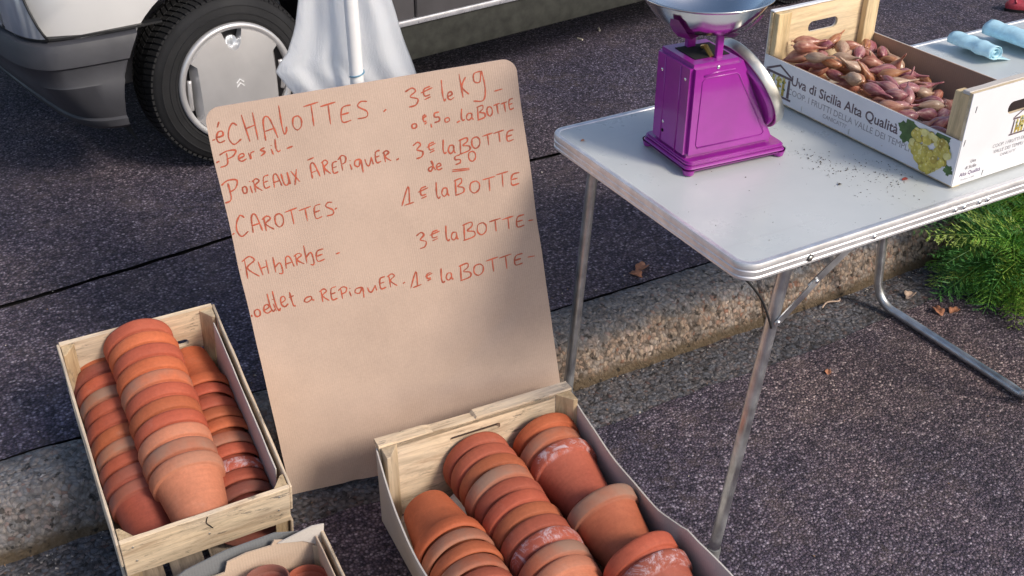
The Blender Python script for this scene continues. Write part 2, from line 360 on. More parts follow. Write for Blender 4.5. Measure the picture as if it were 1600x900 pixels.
def frame(o, x, y, z=None):
    x = Vector(x).normalized(); y = Vector(y); y = (y - x * y.dot(x)).normalized(); z = x.cross(y)
    return Matrix(((x.x, y.x, z.x, o[0]), (x.y, y.y, z.y, o[1]), (x.z, y.z, z.z, o[2]), (0, 0, 0, 1)))
def rrect(x0, x1, y0, y1, r, n=6):
    out = []
    for cx, cy, a0 in ((x1 - r, y0 + r, -90), (x1 - r, y1 - r, 0), (x0 + r, y1 - r, 90), (x0 + r, y0 + r, 180)):
        for k in range(n + 1): a = R(a0 + 90 * k / n); out.append((cx + r * math.cos(a), cy + r * math.sin(a)))
    return out
def text_mesh(body, size, align='LEFT', bold=0.0):
    c = bpy.data.curves.new('t', 'FONT'); c.body = body; c.size = size; c.align_x = align; c.offset = bold; c.resolution_u = 3
    o = bpy.data.objects.new('t', c); COL.objects.link(o); dg = bpy.context.evaluated_depsgraph_get(); dg.update()
    me = bpy.data.meshes.new_from_object(o.evaluated_get(dg)); bpy.data.objects.remove(o); bpy.data.curves.remove(c); return me

# ---------------------------------------------------------------- setting
def kb(x):      # kerb face foot: bends slightly at the left
    return 1.745 + (0.075 * max(0, min(1, (0.9 - x) / 0.9)) ** 1.2 if x < .9 else 0) + .006 * math.sin(x * 3)
def wob(x, s, a): return a * noise.noise(Vector((x * s, 3.3, 1.7)))
def strip(name, xs, ylo, yhi, z, mat):
    bm = bmesh.new(); a = [bm.verts.new((x, ylo(x), z)) for x in xs]; b = [bm.verts.new((x, yhi(x), z)) for x in xs]
    for i in range(len(xs) - 1): bm.faces.new((a[i], a[i + 1], b[i + 1], b[i]))
    return tag(link(name, bm, mat), kind='structure')
XS = [-60, -20, -6] + [-2 + .02 * i for i in range(400)] + [8, 20, 60]
ye = lambda x: kb(x) - .145 + wob(x, 2.5, .022) + wob(x, 14, .008)
cr = lambda x: 2.605 + .065 * max(0, min(1, x / .6)) + wob(x, 1.4, .03) + wob(x, 9, .006)
strip('road', XS, lambda x: -60, ye, 0, M['road'])
strip('gutter', XS, lambda x: kb(x) - .22, lambda x: kb(x) + .05, -.004, M['gutter'])
strip('joint_bed', [-60, 60], lambda x: 1.5, lambda x: 60, .098, M['gap']).name = 'pavement_bed'
bpy.data.objects['pavement_bed'].location.y = .42
strip('pavement', XS, lambda x: kb(x) + .178 + wob(x, 22, .004), lambda x: cr(x) - .004 - abs(wob(x, 16, .008)), .118, M['pave'])
strip('pavement', XS, lambda x: cr(x) + .004 + abs(wob(x + 9, 16, .008)), lambda x: 60, .121, M['pave'])
# kerb stones
def kerb_stone(x0, x1):
    bm = bmesh.new(); prof = [(0.0, -.03), (.004, 0.0), (.014, .03), (.026, .06), (.040, .09), (.052, .106), (.072, .116), (.10, .1195), (.135, .1205), (.168, .120), (.172, .112), (.172, .02)]
    xs = [x0 + .004 + (x1 - x0 - .008) * i / 90 for i in range(91)]; rows = []
    for x in xs:
        r = []
        for i, (py, pz) in enumerate(prof):
            nz = noise.noise(Vector((x * 9, py * 20, pz * 20))) * .006 + noise.noise(Vector((x * 38, py * 60, pz * 60))) * .0035 + noise.noise(Vector((x * 95, py * 120, pz * 120))) * .0016
            k = 1 if 0 < i < 10 else 0
            r.append(bm.verts.new((x, kb(x) + py + nz * k * (1.0 if i < 7 else .3), pz + nz * k * (.45 if i > 4 else 0))))
        rows.append(r)
    for a, b in zip(rows, rows[1:]):
        for i in range(len(prof) - 1): bm.faces.new((a[i], b[i], b[i + 1], a[i + 1]))
    bm.faces.new(rows[0]); bm.faces.new(rows[-1][::-1])
    return bm
kerb = tag(empty('kerb'), kind='structure')
kx = [-3.25, -2.25, -1.25, -.27, .73, 1.735, 2.735, 3.735, 4.735, 5.735]
for a, b in zip(kx, kx[1:]): link('kerb_stone', kerb_stone(a, b), M['kerb'], kerb, smooth=True)
# loose grit along the gutter and on the pavement
def grit():
    bm = bmesh.new()
    for k in range(1900):
        x = random.uniform(-.5, 3.4); q = random.random() * (1 if k < 900 else 0) + (2 if k >= 900 else 0)
        if q >= 2:
            if k % 2: y = random.uniform(.3, 1.5); z = -.0005
            else: y = random.uniform(kb(x) + .22, 3.6); x = random.uniform(-.3, 4.2); z = .1185
        elif q < .45: y = kb(x) - abs(random.gauss(0, .02)) - .002; z = 0
        elif q < .75: y = kb(x) - random.uniform(0, .16); z = -.002
        else: y = kb(x) + .19 + abs(random.gauss(0, .06)); z = .119
        s = random.uniform(.0012, .0035) * (1 if q < 2 else random.uniform(.5, 1.1)); c = Vector((x, y, z + s * .5)); mi = random.choice((0, 0, 1, 2))
        vs = [bm.verts.new(c + Vector((random.uniform(-1, 1), random.uniform(-1, 1), random.uniform(-.6, .6))).normalized() * s) for _ in range(6)]
        r = bmesh.ops.convex_hull(bm, input=vs)
        for g in r['geom']:
            if isinstance(g, bmesh.types.BMFace): g.material_index = mi
    return bm
tag(link('loose_grit', grit(), [plain('grit_grey', (.22, .20, .19), .9), plain('grit_brown', (.20, .12, .07), .9), plain('grit_pale', (.42, .38, .34), .9)]), 'fine loose grit scattered on the asphalt and along the kerb', 'grit', kind='stuff')

# ---------------------------------------------------------------- car
CY = R(8.0); car_m = Matrix.Translation((.787, 3.10, .121)) @ Matrix.Rotation(CY, 4, 'Z')
car = tag(empty('parked_car', mat=car_m), 'pale silver-grey parked hatchback with grey bumper on the far pavement', 'car')
CW = 1.64; YF = -.012    # body side plane lies a little outside the tyre face (local y = 0 is the tyre face)
def outline(off=0.0, back=False):
    """plan outline of the nose from the near arch round to the far arch"""
    half = [(-.27, 0), (-.34, .002), (-.385, .014), (-.422, .045), (-.447, .10), (-.463, .20), (-.478, .36), (-.492, .58), (-.498, CW / 2)]
    pts = [Vector((x, y + YF)) for x, y in half]; pts = pts + [Vector((p.x, CW - p.y + 2 * YF)) for p in reversed(pts[:-1])]
    P = [Vector((p.x, p.y)) for p in [Vector((q.x, q.y)) for q in smooth_path([(p.x, p.y, 0) for p in pts], 5)]]
    out = []
    for i, p in enumerate(P):
        d = (P[min(i + 1, len(P) - 1)] - P[max(i - 1, 0)]).normalized(); n = Vector((d.y, -d.x))
        if n.dot(p - Vector((.3, CW / 2 + YF))) < 0: n = -n
        out.append(p + n * off)
    return out
def nose(x, z):
    k = max(0.0, min(1.0, (-.35 - x) / .075)); k = k * k * (3 - 2 * k); e = max(0.0, min(1.0, (z - .24) / .16)); return x - .095 * k * e
def sweep(prof, close=True, pre=(), post=()):
    """prof: list of (offset, z); swept round the nose"""
    bm = bmesh.new(); cols = []
    for off, z in prof:
        pl = [(x, YF - off) for x in pre] + [tuple(p) for p in outline(off)] + [(x, CW + YF + off) for x in post]
        cols.append([bm.verts.new((nose(x, z), y, z)) for x, y in pl])
    m = len(cols)
    for j in range(m if close else m - 1):
        a, b = cols[j], cols[(j + 1) % m]
        for i in range(len(a) - 1): bm.faces.new((a[i], a[i + 1], b[i + 1], b[i]))
    if close: bm.faces.new([c[0] for c in cols]); bm.faces.new([c[-1] for c in cols][::-1])
    bmesh.ops.recalc_face_normals(bm, faces=bm.faces); return bm
def cut_arches(o, radius=.342, cz=.275, wheels=(0.0, 2.6), width=.42):
    for s in wheels:
        for yy in (YF - .05, CW + YF + .05 - width):
            b = bmesh.new(); bmesh.ops.create_cone(b, cap_ends=True, segments=64, radius1=radius, radius2=radius, depth=width)
            xf(b, Matrix.Translation((s, yy + width / 2, cz)) @ Matrix.Rotation(R(90), 4, 'X')); me = bpy.data.meshes.new('cut'); b.to_mesh(me); b.free()
            c = bpy.data.objects.new('cut', me); COL.objects.link(c)
            md = o.modifiers.new('b', 'BOOLEAN'); md.object = c; md.operation = 'DIFFERENCE'; md.solver = 'EXACT'
            par = o.parent; o.parent = None; dg = bpy.context.evaluated_depsgraph_get(); dg.update()
            nm = bpy.data.meshes.new_from_object(o.evaluated_get(dg)); o.modifiers.clear(); old = o.data; o.data = nm; bpy.data.meshes.remove(old); bpy.data.objects.remove(c); o.parent = par
    return o
def body_bm():
    bm = bmesh.new(); st = []
    # (s, half width, belt z, top z, top half width)
    prof = [(-.575, .52, .52, .62), (-.555, .68, .56, .68), (-.515, .765, .60, .72), (-.42, .812, .66, .75), (-.30, .815, .70, .80), (0, .82, .76, .85), (.45, .82, .84, .92), (.62, .82, .87, .98), (1.15, .82, .90, 1.34), (1.6, .82, .90, 1.40), (2.3, .82, .91, 1.39), (2.75, .815, .92, 1.34), (3.05, .80, .93, 1.05), (3.18, .76, .80, .92), (3.22, .70, .70, .80)]
    cy = CW / 2 + YF
    for s, hw, belt, top in prof:
        tw = hw - .05 if top < 1.0 else hw - .17
        ring = [(-hw * .94, .45 if s < -.4 else .20), (-hw, .46 if s < -.4 else .30), (-hw, .50), (-hw, belt - .06), (-(hw - .02), belt), (-tw, top - .03), (-(tw - .06), top), (-tw * .4, top + .015)]
        ring += [(-y, z) for y, z in reversed(ring)]
        st.append([bm.verts.new((s, cy + y, z)) for y, z in ring])
    n = len(st[0])
    for a, b in zip(st, st[1:]):
        for k in range(n): bm.faces.new((a[k], a[(k + 1) % n], b[(k + 1) % n], b[k]))
    bm.faces.new(st[0]); bm.faces.new(st[-1][::-1]); bmesh.ops.recalc_face_normals(bm, faces=bm.faces); return bm
o = cut_arches(link('body_shell', body_bm(), M['carpaint'], car)); 
o.data.materials.clear(); o.data.materials.append(M['carpaint']); o.data.polygons.foreach_set('use_smooth', [True] * len(o.data.polygons)); o.data.set_sharp_from_angle(angle=R(35))
def wheelwell(s, near=True):
    bm = bmesh.new(); n = 24; y0, y1 = (YF + .02, YF + .36) if near else (CW + YF - .36, CW + YF - .02)
    a = [bm.verts.new((s + .341 * math.cos(R(-20 + 220 * k / n)), y0, .275 + .341 * math.sin(R(-20 + 220 * k / n)))) for k in range(n + 1)]
    b = [bm.verts.new((v.co.x, y1, v.co.z)) for v in a]
    for k in range(n): bm.faces.new((a[k], a[k + 1], b[k + 1], b[k]))
    return bm
for s in (0, 2.6): link('wheel_well', wheelwell(s), M['dark_hole'], car); link('wheel_well', wheelwell(s, False), M['dark_hole'], car)
# bumper with its two creases
bp = [(-.04, .489), (.004, .492), (.022, .485), (.030, .468), (.034, .425), (.026, .418), (.025, .368), (.0285, .363), (.024, .290), (.016, .258), (.024, .252), (.022, .232), (.006, .220), (-.05, .220)]
o = cut_arches(link('bumper', sweep(bp, True, pre=(-.08, -.16, -.22)), M['bumper'], car), wheels=(0.0,), radius=.350)
bmx = bmesh.new(); bmx.from_mesh(o.data); bevel(bmx, .0035, 2, 22); bmx.to_mesh(o.data); bmx.free(); o.data.polygons.foreach_set('use_smooth', [True] * len(o.data.polygons)); o.data.set_sharp_from_angle(angle=R(40))
bp2 = [(-.02, .494), (.008, .495), (.008, .501), (-.02, .501)]
link('bumper_gap_seal', sweep(bp2, True, pre=(-.20, -.24)), M['black'], car)
def lamp(name, i0, i1, top, mat, off=.012, slant=.0):
    P = outline(off); bm = bmesh.new(); nz = 8; g = []
    for i in range(i0, i1 + 1):
        col = []
        for k in range(nz + 1):
            z = .503 + (top - .503) * k / nz; p = P[i]; sh = slant * (k / nz) * (1 - (i - i0) / (i1 - i0))
            lean = -.10 * (z - .503); j = i + sh; j0 = int(j); fr = j - j0; p = P[j0] * (1 - fr) + P[min(j0 + 1, len(P) - 1)] * fr
            c = Vector((.3, CW / 2 + YF)); q = p + (c - p).normalized() * (-lean); bulge = .010 * math.sin(math.pi * k / nz)
            q = q - (c - p).normalized() * bulge; col.append(bm.verts.new((nose(p.x, z) + q.x - p.x, q.y, z)))
        g.append(col)
    for a, b in zip(g, g[1:]):
        for k in range(nz): bm.faces.new((a[k], a[k + 1], b[k + 1], b[k]))
    r = bmesh.ops.solidify(bm, geom=bm.faces[:], thickness=.012)
    return link(name, bm, mat, car, smooth=True, angle=50)
lamp('indicator_lens', 13, 24, .66, M['lens'], .014, 5.0)
lamp('headlight', 25, 38, .68, M['lens'], .012, 0)
P_ = outline(.016)
bm = bmesh.new(); pts = []
for k in range(9):
    j = 12.4 + 5.4 * k / 8; j0 = int(j); p = P_[j0].lerp(P_[j0 + 1], j - j0); z = .499 + .16 * k / 8; c = Vector((.3, CW / 2 + YF)); q = p + (c - p).normalized() * (.10 * (z - .499) - .008 * math.sin(math.pi * k / 8)); pts.append((nose(p.x, z) + q.x - p.x, q.y, z))
tube(bm, pts, .0035, 8); link('lamp_gasket', bm, M['black'], car, smooth=True)
# lower side: cladding, strip, sill
def side_panel(name, x0, x1, prof, mat, arches=True, bev=.003):
    bm = bmesh.new(); a = [bm.verts.new((x0, YF - off, z)) for off, z in prof]; b = [bm.verts.new((x1, YF - off, z)) for off, z in prof]; n = len(prof)
    for k in range(n): bm.faces.new((a[k], a[(k + 1) % n], b[(k + 1) % n], b[k]))
    bm.faces.new(a[::-1]); bm.faces.new(b); bevel(bm, bev, 2); return link(name, bm, mat, car, smooth=True, angle=40)
side_panel('front_wing_cladding', .345, .62, [(-.01, .345), (.016, .345), (.020, .50), (.012, .62), (-.01, .62)], M['cladding'])
side_panel('door_cladding', .626, 1.95, [(-.01, .345), (.018, .345), (.022, .50), (.014, .62), (-.01, .62)], M['cladding'])
side_panel('rear_wing_cladding', 1.956, 2.255, [(-.01, .345), (.016, .345), (.020, .50), (.012, .62), (-.01, .62)], M['cladding'])
side_panel('trim_strip', .345, 2.255, [(0, .326), (.024, .326), (.027, .335), (.024, .344), (0, .344)], M['trim'], bev=.001)
side_panel('sill', .345, 2.255, [(-.05, .20), (.004, .20), (.012, .235), (.014, .325), (-.05, .325)], M['sill'])
# side glass, door seams, mirror, rear bumper
cyb = CW / 2 + YF
for x0, x1, xt0, xt1 in ((.80, 1.60, 1.22, 1.60), (1.68, 2.75, 1.68, 2.60)):
    for sgn in (-1, 1):
        bm = bmesh.new(); y0, y1 = .805, .672
        q = [(x0, y0, .935), (x1, y0, .935), (xt1, y1, 1.30), (xt0, y1, 1.30)]; vs = [bm.verts.new((x, cyb + sgn * (y + .006), z)) for x, y, z in q]; bm.faces.new(vs)
        bmesh.ops.solidify(bm, geom=bm.faces[:], thickness=.01 * sgn); link('side_window', bm, M['glassdark'], car)
bm = bmesh.new(); vs = [bm.verts.new(p) for p in ((.66, cyb - .60, 1.005), (.66, cyb + .60, 1.005), (1.12, cyb + .50, 1.33), (1.12, cyb - .50, 1.33))]; bm.faces.new(vs)
for v in bm.verts: v.co.x -= .02; v.co.z += .02
bmesh.ops.solidify(bm, geom=bm.faces[:], thickness=.01); link('windscreen', bm, M['glassdark'], car)
bm = bmesh.new(); box(bm, 3.12, 3.30, YF - .01, CW + YF + .01, .20, .47); bevel(bm, .03, 3); link('rear_bumper', bm, M['bumper'], car, smooth=True, angle=40)
bm = bmesh.new(); box(bm, .82, .90, YF - .17, YF - .01, .93, 1.04); bevel(bm, .02, 3); link('door_mirror', bm, M['bumper'], car, smooth=True, angle=40)
boxo('door_handle', (1.42, 1.55, YF - .018, YF + .01, .78, .81), M['black'], car, .004)
# wheels: axis along local y, outer face towards -y
def tyre_bm():
    prof = [(.180, .002), (.186, -.005), (.1915, -.0065), (.1925, -.0050), (.205, -.0045), (.206, -.0060), (.209, -.0060), (.210, -.0040), (.228, -.001), (.229, -.0022), (.231, -.0020), (.232, 0), (.243, .004), (.252, .014), (.259, .028), (.2605, .06), (.2605, .11), (.259, .142), (.251, .156), (.235, .166), (.18, .168), (.178, .16)]
    bm = bmesh.new(); seg = 96; rings = []
    for r, y in prof: rings.append([bm.verts.new((r * math.cos(2 * math.pi * k / seg), y, r * math.sin(2 * math.pi * k / seg))) for k in range(seg)])
    for a, b in zip(rings, rings[1:]):
        for k in range(seg): bm.faces.new((a[k], a[(k + 1) % seg], b[(k + 1) % seg], b[k]))
    return bm
def tread_bm():
    bm = bmesh.new(); n = 88
    for k in range(n):
        for j, (ya, yb) in enumerate(((.012, .046), (.052, .082), (.088, .118), (.124, .158))):
            a0 = 2 * math.pi * (k + .12 + .5 * (j % 2)) / n; a1 = a0 + 2 * math.pi * .68 / n; sh = .35 * 2 * math.pi / n * (1 if j < 2 else -1); vs = []
            for a, r in ((a0, 0), (a1, 0)):
                for y in (ya, yb):
                    rr = .2655 if .02 < y < .15 else .2585; aa = a + (sh if y == yb else 0)
                    for q in (.252, rr): vs.append(bm.verts.new((q * math.cos(aa), y, q * math.sin(aa))))
            for f in ((0, 1, 3, 2), (4, 6, 7, 5), (0, 4, 5, 1), (2, 3, 7, 6), (1, 5, 7, 3)): bm.faces.new([vs[i] for i in f])
    return bm
def plate_bm():
    """hub cap plate: disc with two side cut-outs and a notch at the top, gently domed"""
    Rr = .1505; bd = []
    for k in range(360):
        a = R(k); c, s = math.cos(a), math.sin(a); r = Rr
        if abs(c) > .45:
            lim = .108 + .018 * max(0, (abs(s * Rr) - .055) / .03)
            if abs(s * .112 / max(abs(c), .01)) < .072: r = min(r, .112 / abs(c))
        if s > .9 and abs(c) * .12 < .0215:
            x = abs(c) * .125; d = .118 - math.sqrt(max(0, .0215 ** 2 - x * x)); r = min(r, d / s)
        bd.append((r * c, r * s))
    bm = bmesh.new(); rings = []
    for f in (1.0, .985, .93, .8, .6, .35, .12):
        ring = []
        for x, z in bd:
            q = math.hypot(x, z) * f; y = -.013 - .011 * (1 - (q / .146) ** 2) + (.004 if f == 1.0 else 0); ring.append(bm.verts.new((x * f, y, z * f)))
        rings.append(ring)
    back = [bm.verts.new((x * q, .014, z * q)) for x, z in bd for q in [min(.1505, math.hypot(x, z) + .014) / math.hypot(x, z)]]; rings.insert(0, back)
    for a, b in zip(rings, rings[1:]):
        for k in range(360): bm.faces.new((a[k], a[(k + 1) % 360], b[(k + 1) % 360], b[k]))
    bm.faces.new(rings[-1]); return bm
def ring_bm(prof, seg=72):
    bm = bmesh.new(); rings = [[bm.verts.new((r * math.cos(2 * math.pi * k / seg), y, r * math.sin(2 * math.pi * k / seg))) for k in range(seg)] for r, y in prof]
    for a, b in zip(rings, rings[1:] + rings[:1]):
        for k in range(seg): bm.faces.new((a[k], a[(k + 1) % seg], b[(k + 1) % seg], b[k]))
    return bm
def chevrons():
    bm = bmesh.new()
    for dz in (0, .011):
        p = [(-.011, -.008), (0, .002), (.011, -.008), (.011, -.0045), (0, .0058), (-.011, -.0045)]
        a = [bm.verts.new((x, -.0258, z + dz)) for x, z in p]; b = [bm.verts.new((x, -.020, z + dz)) for x, z in p]
        for q in (a, b):
            bm.faces.new((q[0], q[1], q[4], q[5])); bm.faces.new((q[1], q[2], q[3], q[4]))
        for k in range(6): bm.faces.new((a[k], a[(k + 1) % 6], b[(k + 1) % 6], b[k]))
    return bm
def wheel(s, near=True):
    y = 0 if near else CW + 2 * YF; t = link('wheel', tyre_bm(), M['rubber'], car, smooth=True, angle=50)
    t.location = (s, y, .2655); 
    if not near: t.rotation_euler = (0, 0, math.pi)
    link('tyre_tread', tread_bm(), M['rubber'], t)
    link('hubcap_rim', ring_bm([(.149, .004), (.1500, -.008), (.1525, -.0125), (.1595, -.0140), (.1660, -.0105), (.1675, .004), (.160, .012)]), M['hubcap'], t, smooth=True)
    link('hubcap_plate', plate_bm(), M['hubcap'], t, smooth=True, angle=40)
    link('hubcap_chevrons', chevrons(), M['white_paint'], t)
    link('steel_rim', lathe_y([(0.0, .03), (.09, .03), (.12, .024), (.15, .03), (.171, .012)]), M['steel_dull'] if False else M['cladding'], t, smooth=True)
    for sg in (-1, 1):
        bm = bmesh.new(); tube(bm, smooth_path([(sg * .136, .006, -.05), (sg * .138, -.004, -.01), (sg * .134, -.002, .035)], 4), .0065, 8); link('hubcap_clip', bm, M['hubcap'], t, smooth=True)
    bm = bmesh.new(); bmesh.ops.create_uvsphere(bm, u_segments=16, v_segments=8, radius=.019); xf(bm, Matrix.Translation((0, .006, .114)) @ Matrix.Diagonal((1, .4, 1, 1))); link('valve_cover', bm, M['lens'], t, smooth=True)
    for ch in t.children:
        if ch.name.startswith(('hubcap', 'valve', 'steel')): ch.scale = (1.09, 1, 1.09)
    return t
def lathe_y(prof): return xf(lathe(prof, 48), Matrix.Rotation(R(90), 4, 'X') @ Matrix.Scale(-1, 4, (0, 0, 1)))
for s in (0, 2.6): wheel(s, True); wheel(s, False)

# ---------------------------------------------------------------- pole, cloth, sign
pole = tubeo('white_pole', [(.718, 1.905, .119), (.718, 1.905, 2.1)], .0135, M['white_paint'], None, 24)
tag(pole, 'upright white painted pole on the kerb behind the cardboard sign', 'pole')
def cloth_bm():
    bm = bmesh.new(); nz, nx = 60, 64; g = []
    lv = [(1.75, .700, .735), (1.45, .690, .745), (1.15, .664, .778), (.98, .636, .812), (.92, .622, .828), (.87, .600, .840), (.845, .572, .848), (.815, .590, .858), (.78, .612, .868), (.74, .628, .872), (.70, .64, .872)]
    for i in range(nz + 1):
        z = 1.75 - 1.05 * i / nz
        for (za, l0, r0), (zb, l1, r1) in zip(lv, lv[1:]):
            if zb <= z <= za + 1e-6: t = (za - z) / (za - zb); l = l0 + (l1 - l0) * t; r = r0 + (r1 - r0) * t
        row = []
        for k in range(nx + 1):
            u = k / nx; x = l + (r - l) * u; A = .009 * min(1, (r - l) / .2)
            y = 1.952 + A * math.sin(u * 15 + .8 * math.sin(z * 4)) * .55 + A * .5 * math.sin(u * 27 + z * 9 + 1) + noise.noise(Vector((u * 4, z * 5, 2))) * .012 - .018 * math.exp(-((u - .5) / .18) ** 2) * .0
            if u < .12: y += (.12 - u) * .1
            row.append(bm.verts.new((x, y, z)))
        g.append(row)
    for a, b in zip(g, g[1:]):
        for k in range(nx): bm.faces.new((a[k], a[k + 1], b[k + 1], b[k]))
    bmesh.ops.solidify(bm, geom=bm.faces[:], thickness=.0015); return bm
tag(link('hanging_cloth', cloth_bm(), M['cloth'], smooth=True), 'white cloth hanging in folds from the white pole behind the cardboard sign', 'cloth')
bm = bmesh.new(); tube(bm, smooth_path([(.7035 + .0145 * (1 - math.cos(a)), 1.905 - .0155 * math.sin(a), .826 + .001 * k) for k, a in enumerate([R(20 * j) for j in range(10)])], 2), .0016, 6)
clipo = link('tie_wire', bm, plain('blue_grey_tie_wire', (.12, .26, .36), .4), smooth=True); tag(clipo, 'thin blue-grey wire tied round the white pole above the sign', 'wire')

BW, BH = .608, .826
b_yaw, b_lean, b_roll = -0.316, 0.274, 0.092
_u = Vector((math.cos(b_yaw), math.sin(b_yaw), 0)); _n = Vector((-math.sin(b_yaw), math.cos(b_yaw), 0)); _v = _n * math.sin(b_lean) + Vector((0, 0, math.cos(b_lean)))
_a = _u * math.cos(b_roll) + _v * math.sin(b_roll); _b = -_u * math.sin(b_roll) + _v * math.cos(b_roll)
BM = frame((.430, 1.732, .001), _a, _b)      # local x across, y up, z towards the viewer
sign = tag(empty('price_sign', mat=BM), 'large brown cardboard price sign handwritten in red marker, leaning on the pole', 'sign')
def sign_bm():
    bm = bmesh.new(); nx, ny = 48, 64; r = .028; top = []; g = []
    for j in range(ny + 1):
        row = []
        for i in range(nx + 1):
            x = BW * i / nx; y = BH * (1 - (1 - j / ny) ** 1.7)
            if y > BH - r:
                t = y - (BH - r); ins = r - math.sqrt(max(0, r * r - t * t)); x = ins + (BW - 2 * ins) * i / nx
            if y < .012 and x < .03: pass
            dx = .0022 * noise.noise(Vector((0, y * 9, 5))) if i in (0, nx) else 0
            z = .0025 + bend(x, y)
            row.append(bm.verts.new((x + dx, y, z)))
        g.append(row)
    for a, b in zip(g, g[1:]):
        for k in range(nx): bm.faces.new((a[k], a[k + 1], b[k + 1], b[k]))
    ext = bmesh.ops.extrude_face_region(bm, geom=bm.faces[:]); 
    for v in [q for q in ext['geom'] if isinstance(q, bmesh.types.BMVert)]: v.co.z -= .005
    bm.normal_update()
    for f in bm.faces:
        if abs(f.normal.z) < .5: f.material_index = 1
    return bm
def bend(x, y):
    u = x / BW - .5; d = .006 * noise.noise(Vector((x * 2.4, y * 2, 1))) + .009 * (.25 - u * u) * math.sin(y / BH * 2.6)
    c = (x - .16) * .62 - (y - .02) * .78; return d - .0050 * math.exp(-(c / .009) ** 2) * max(0, min(1, (.36 - y) / .06)) * max(0, min(1, (x - .05) / .05))
link('cardboard_panel', sign_bm(), [M['board'], M['board_edge']], sign, smooth=True, angle=40)

# handwriting: pen strokes in the sign's own plane, metres from its lower left corner
F = {
 'A': [[(0, 0), (.15, .95), (.45, 1), (.62, 0)], [(.02, .42), (.6, .48)]], 'B': [[(.05, 0), (.2, 1)], [(.1, .92), (.55, 1), (.55, .75), (.28, .55), (.6, .4), (.55, .12), (0, .02)]],
 'C': [[(.6, .85), (.4, 1), (.12, .7), (.02, .3), (.2, 0), (.62, .18)]], 'E': [[(.6, .98), (.2, .92), (.05, .5), (.08, .05), (.5, .1)], [(.08, .5), (.45, .55)]],
 'H': [[(0, 1), (.08, 0)], [(.5, 1), (.45, 0)], [(.05, .48), (.5, .55)]], 'I': [[(.1, .8), (.12, 0)]], 'L': [[(.1, 1), (0, .3), (.1, 0), (.4, .1), (.5, .25)]],
 'O': [[(.4, .9), (.1, .8), (0, .3), (.2, 0), (.5, .2), (.58, .65), (.4, .92)]], 'P': [[(.1, 0), (.15, .95)], [(-.1, .8), (.3, 1.05), (.62, .9), (.5, .55), (.15, .45)]],
 'Q': [[(.45, .9), (.1, .85), (0, .45), (.3, .3), (.5, .6), (.5, .9), (.4, -.4)]], 'R': [[(.05, 0), (.12, .95)], [(-.02, .85), (.35, 1.02), (.55, .8), (.15, .5), (.6, 0)]],
 'S': [[(.6, .95), (.3, 1), (.12, .75), (.5, .4), (.45, .08), (0, .05)]], 'T': [[(0, .95), (.75, 1.05)], [(.38, 1), (.32, 0)]], 'U': [[(0, .9), (.02, .2), (.2, 0), (.45, .2), (.5, .9), (.52, 0)]],
 'X': [[(0, .9), (.5, .0)], [(.5, .95), (.05, -.15)]], 'N': [[(0, 0), (.05, 1), (.45, 0), (.5, 1)]], 'K': [[(.05, 0), (.1, 1.1)], [(.5, .9), (.12, .5), (.5, .1)]],
 'a': [[(.42, .5), (.15, .5), (0, .2), (.15, 0), (.4, .2), (.42, .5), (.42, .1), (.52, 0)]], 'c': [[(.4, .45), (.15, .5), (0, .2), (.15, 0), (.42, .1)]],
 'd': [[(.35, .4), (.05, .3), (0, .05), (.2, 0), (.4, .5), (.3, .95), (.45, .2), (.55, 0)]], 'e': [[(.02, .25), (.35, .35), (.32, .55), (.1, .5), (0, .2), (.15, 0), (.45, .1)]],
 'g': [[(.42, .8), (.1, .75), (.05, .45), (.3, .4), (.45, .8), (.48, .1), (.3, -.35), (-.15, -.3)]], 'h': [[(.05, 0), (.1, 1)], [(.05, .3), (.35, .55), (.4, .1), (.35, -.15), (.2, -.1)]],
 'i': [[(.05, .5), (.08, 0)], [(.1, .75), (.12, .8)]], 'j': [[(.1, .5), (.05, -.3)]], 'k': [[(.05, 0), (.1, 1)], [(.4, .7), (.1, .35), (.45, 0)]],
 'l': [[(.12, 1), (.02, .3), (.1, 0), (.25, .1)]], 'm': [[(0, 0), (.05, .5)], [(.05, .4), (.25, .5), (.25, 0)], [(.25, .4), (.45, .5), (.5, 0)]],
 'n': [[(0, .5), (.03, 0), (.2, .5), (.38, .4), (.4, 0)]], 'o': [[(.3, .5), (.05, .4), (.05, .05), (.3, .05), (.38, .35), (.25, .5)]], 'q': [[(.4, .5), (.1, .5), (0, .2), (.2, .05), (.4, .45), (.35, -.45)]],
 'r': [[(0, .5), (.05, 0), (.12, .4), (.35, .5)]], 's': [[(.35, .5), (.08, .4), (.3, .2), (.0, .0)]], 't': [[(.15, .9), (.1, .1), (.25, 0)], [(0, .6), (.35, .62)]], 'u': [[(0, .5), (.03, .1), (.15, 0), (.35, .4), (.38, .5), (.4, 0)]],
 '3': [[(0, .85), (.35, 1), (.5, .8), (.2, .55), (.55, .35), (.4, .05), (.05, 0)]], '1': [[(-.15, 0), (.38, 1), (.3, .1)], [(0, .02), (.55, .1)]], '0': [[(.3, .9), (.05, .6), (.05, .15), (.3, .05), (.5, .4), (.45, .8), (.15, .95)]],
 '5': [[(.5, 1), (.15, .95), (.1, .6), (.42, .5), (.4, .15), (.02, .05)]], 'e~': [[(.5, .9), (.15, .8), (.1, .35), (.4, .35)], [(-.05, .6), (.6, .78)], [(.05, .1), (.4, .2)]],
 '.': [[(-.05, .0), (.06, .07), (.2, .12)]], '-': [[(0, .25), (.35, .3)]], ',': [[(.1, .1), (.05, -.25)]], "'": [[(0, .9), (.12, 1.3)]], '_': [[(0, 0), (.6, .02)]],
 '^': [[(-.05, 1.2), (.5, 1.28)]], 'J': [[(-.1, .9), (.3, 1.05), (.7, .9), (.5, .5), (.15, .4)], [(.25, .9), (.12, .0), (-.25, -.1)]],
}
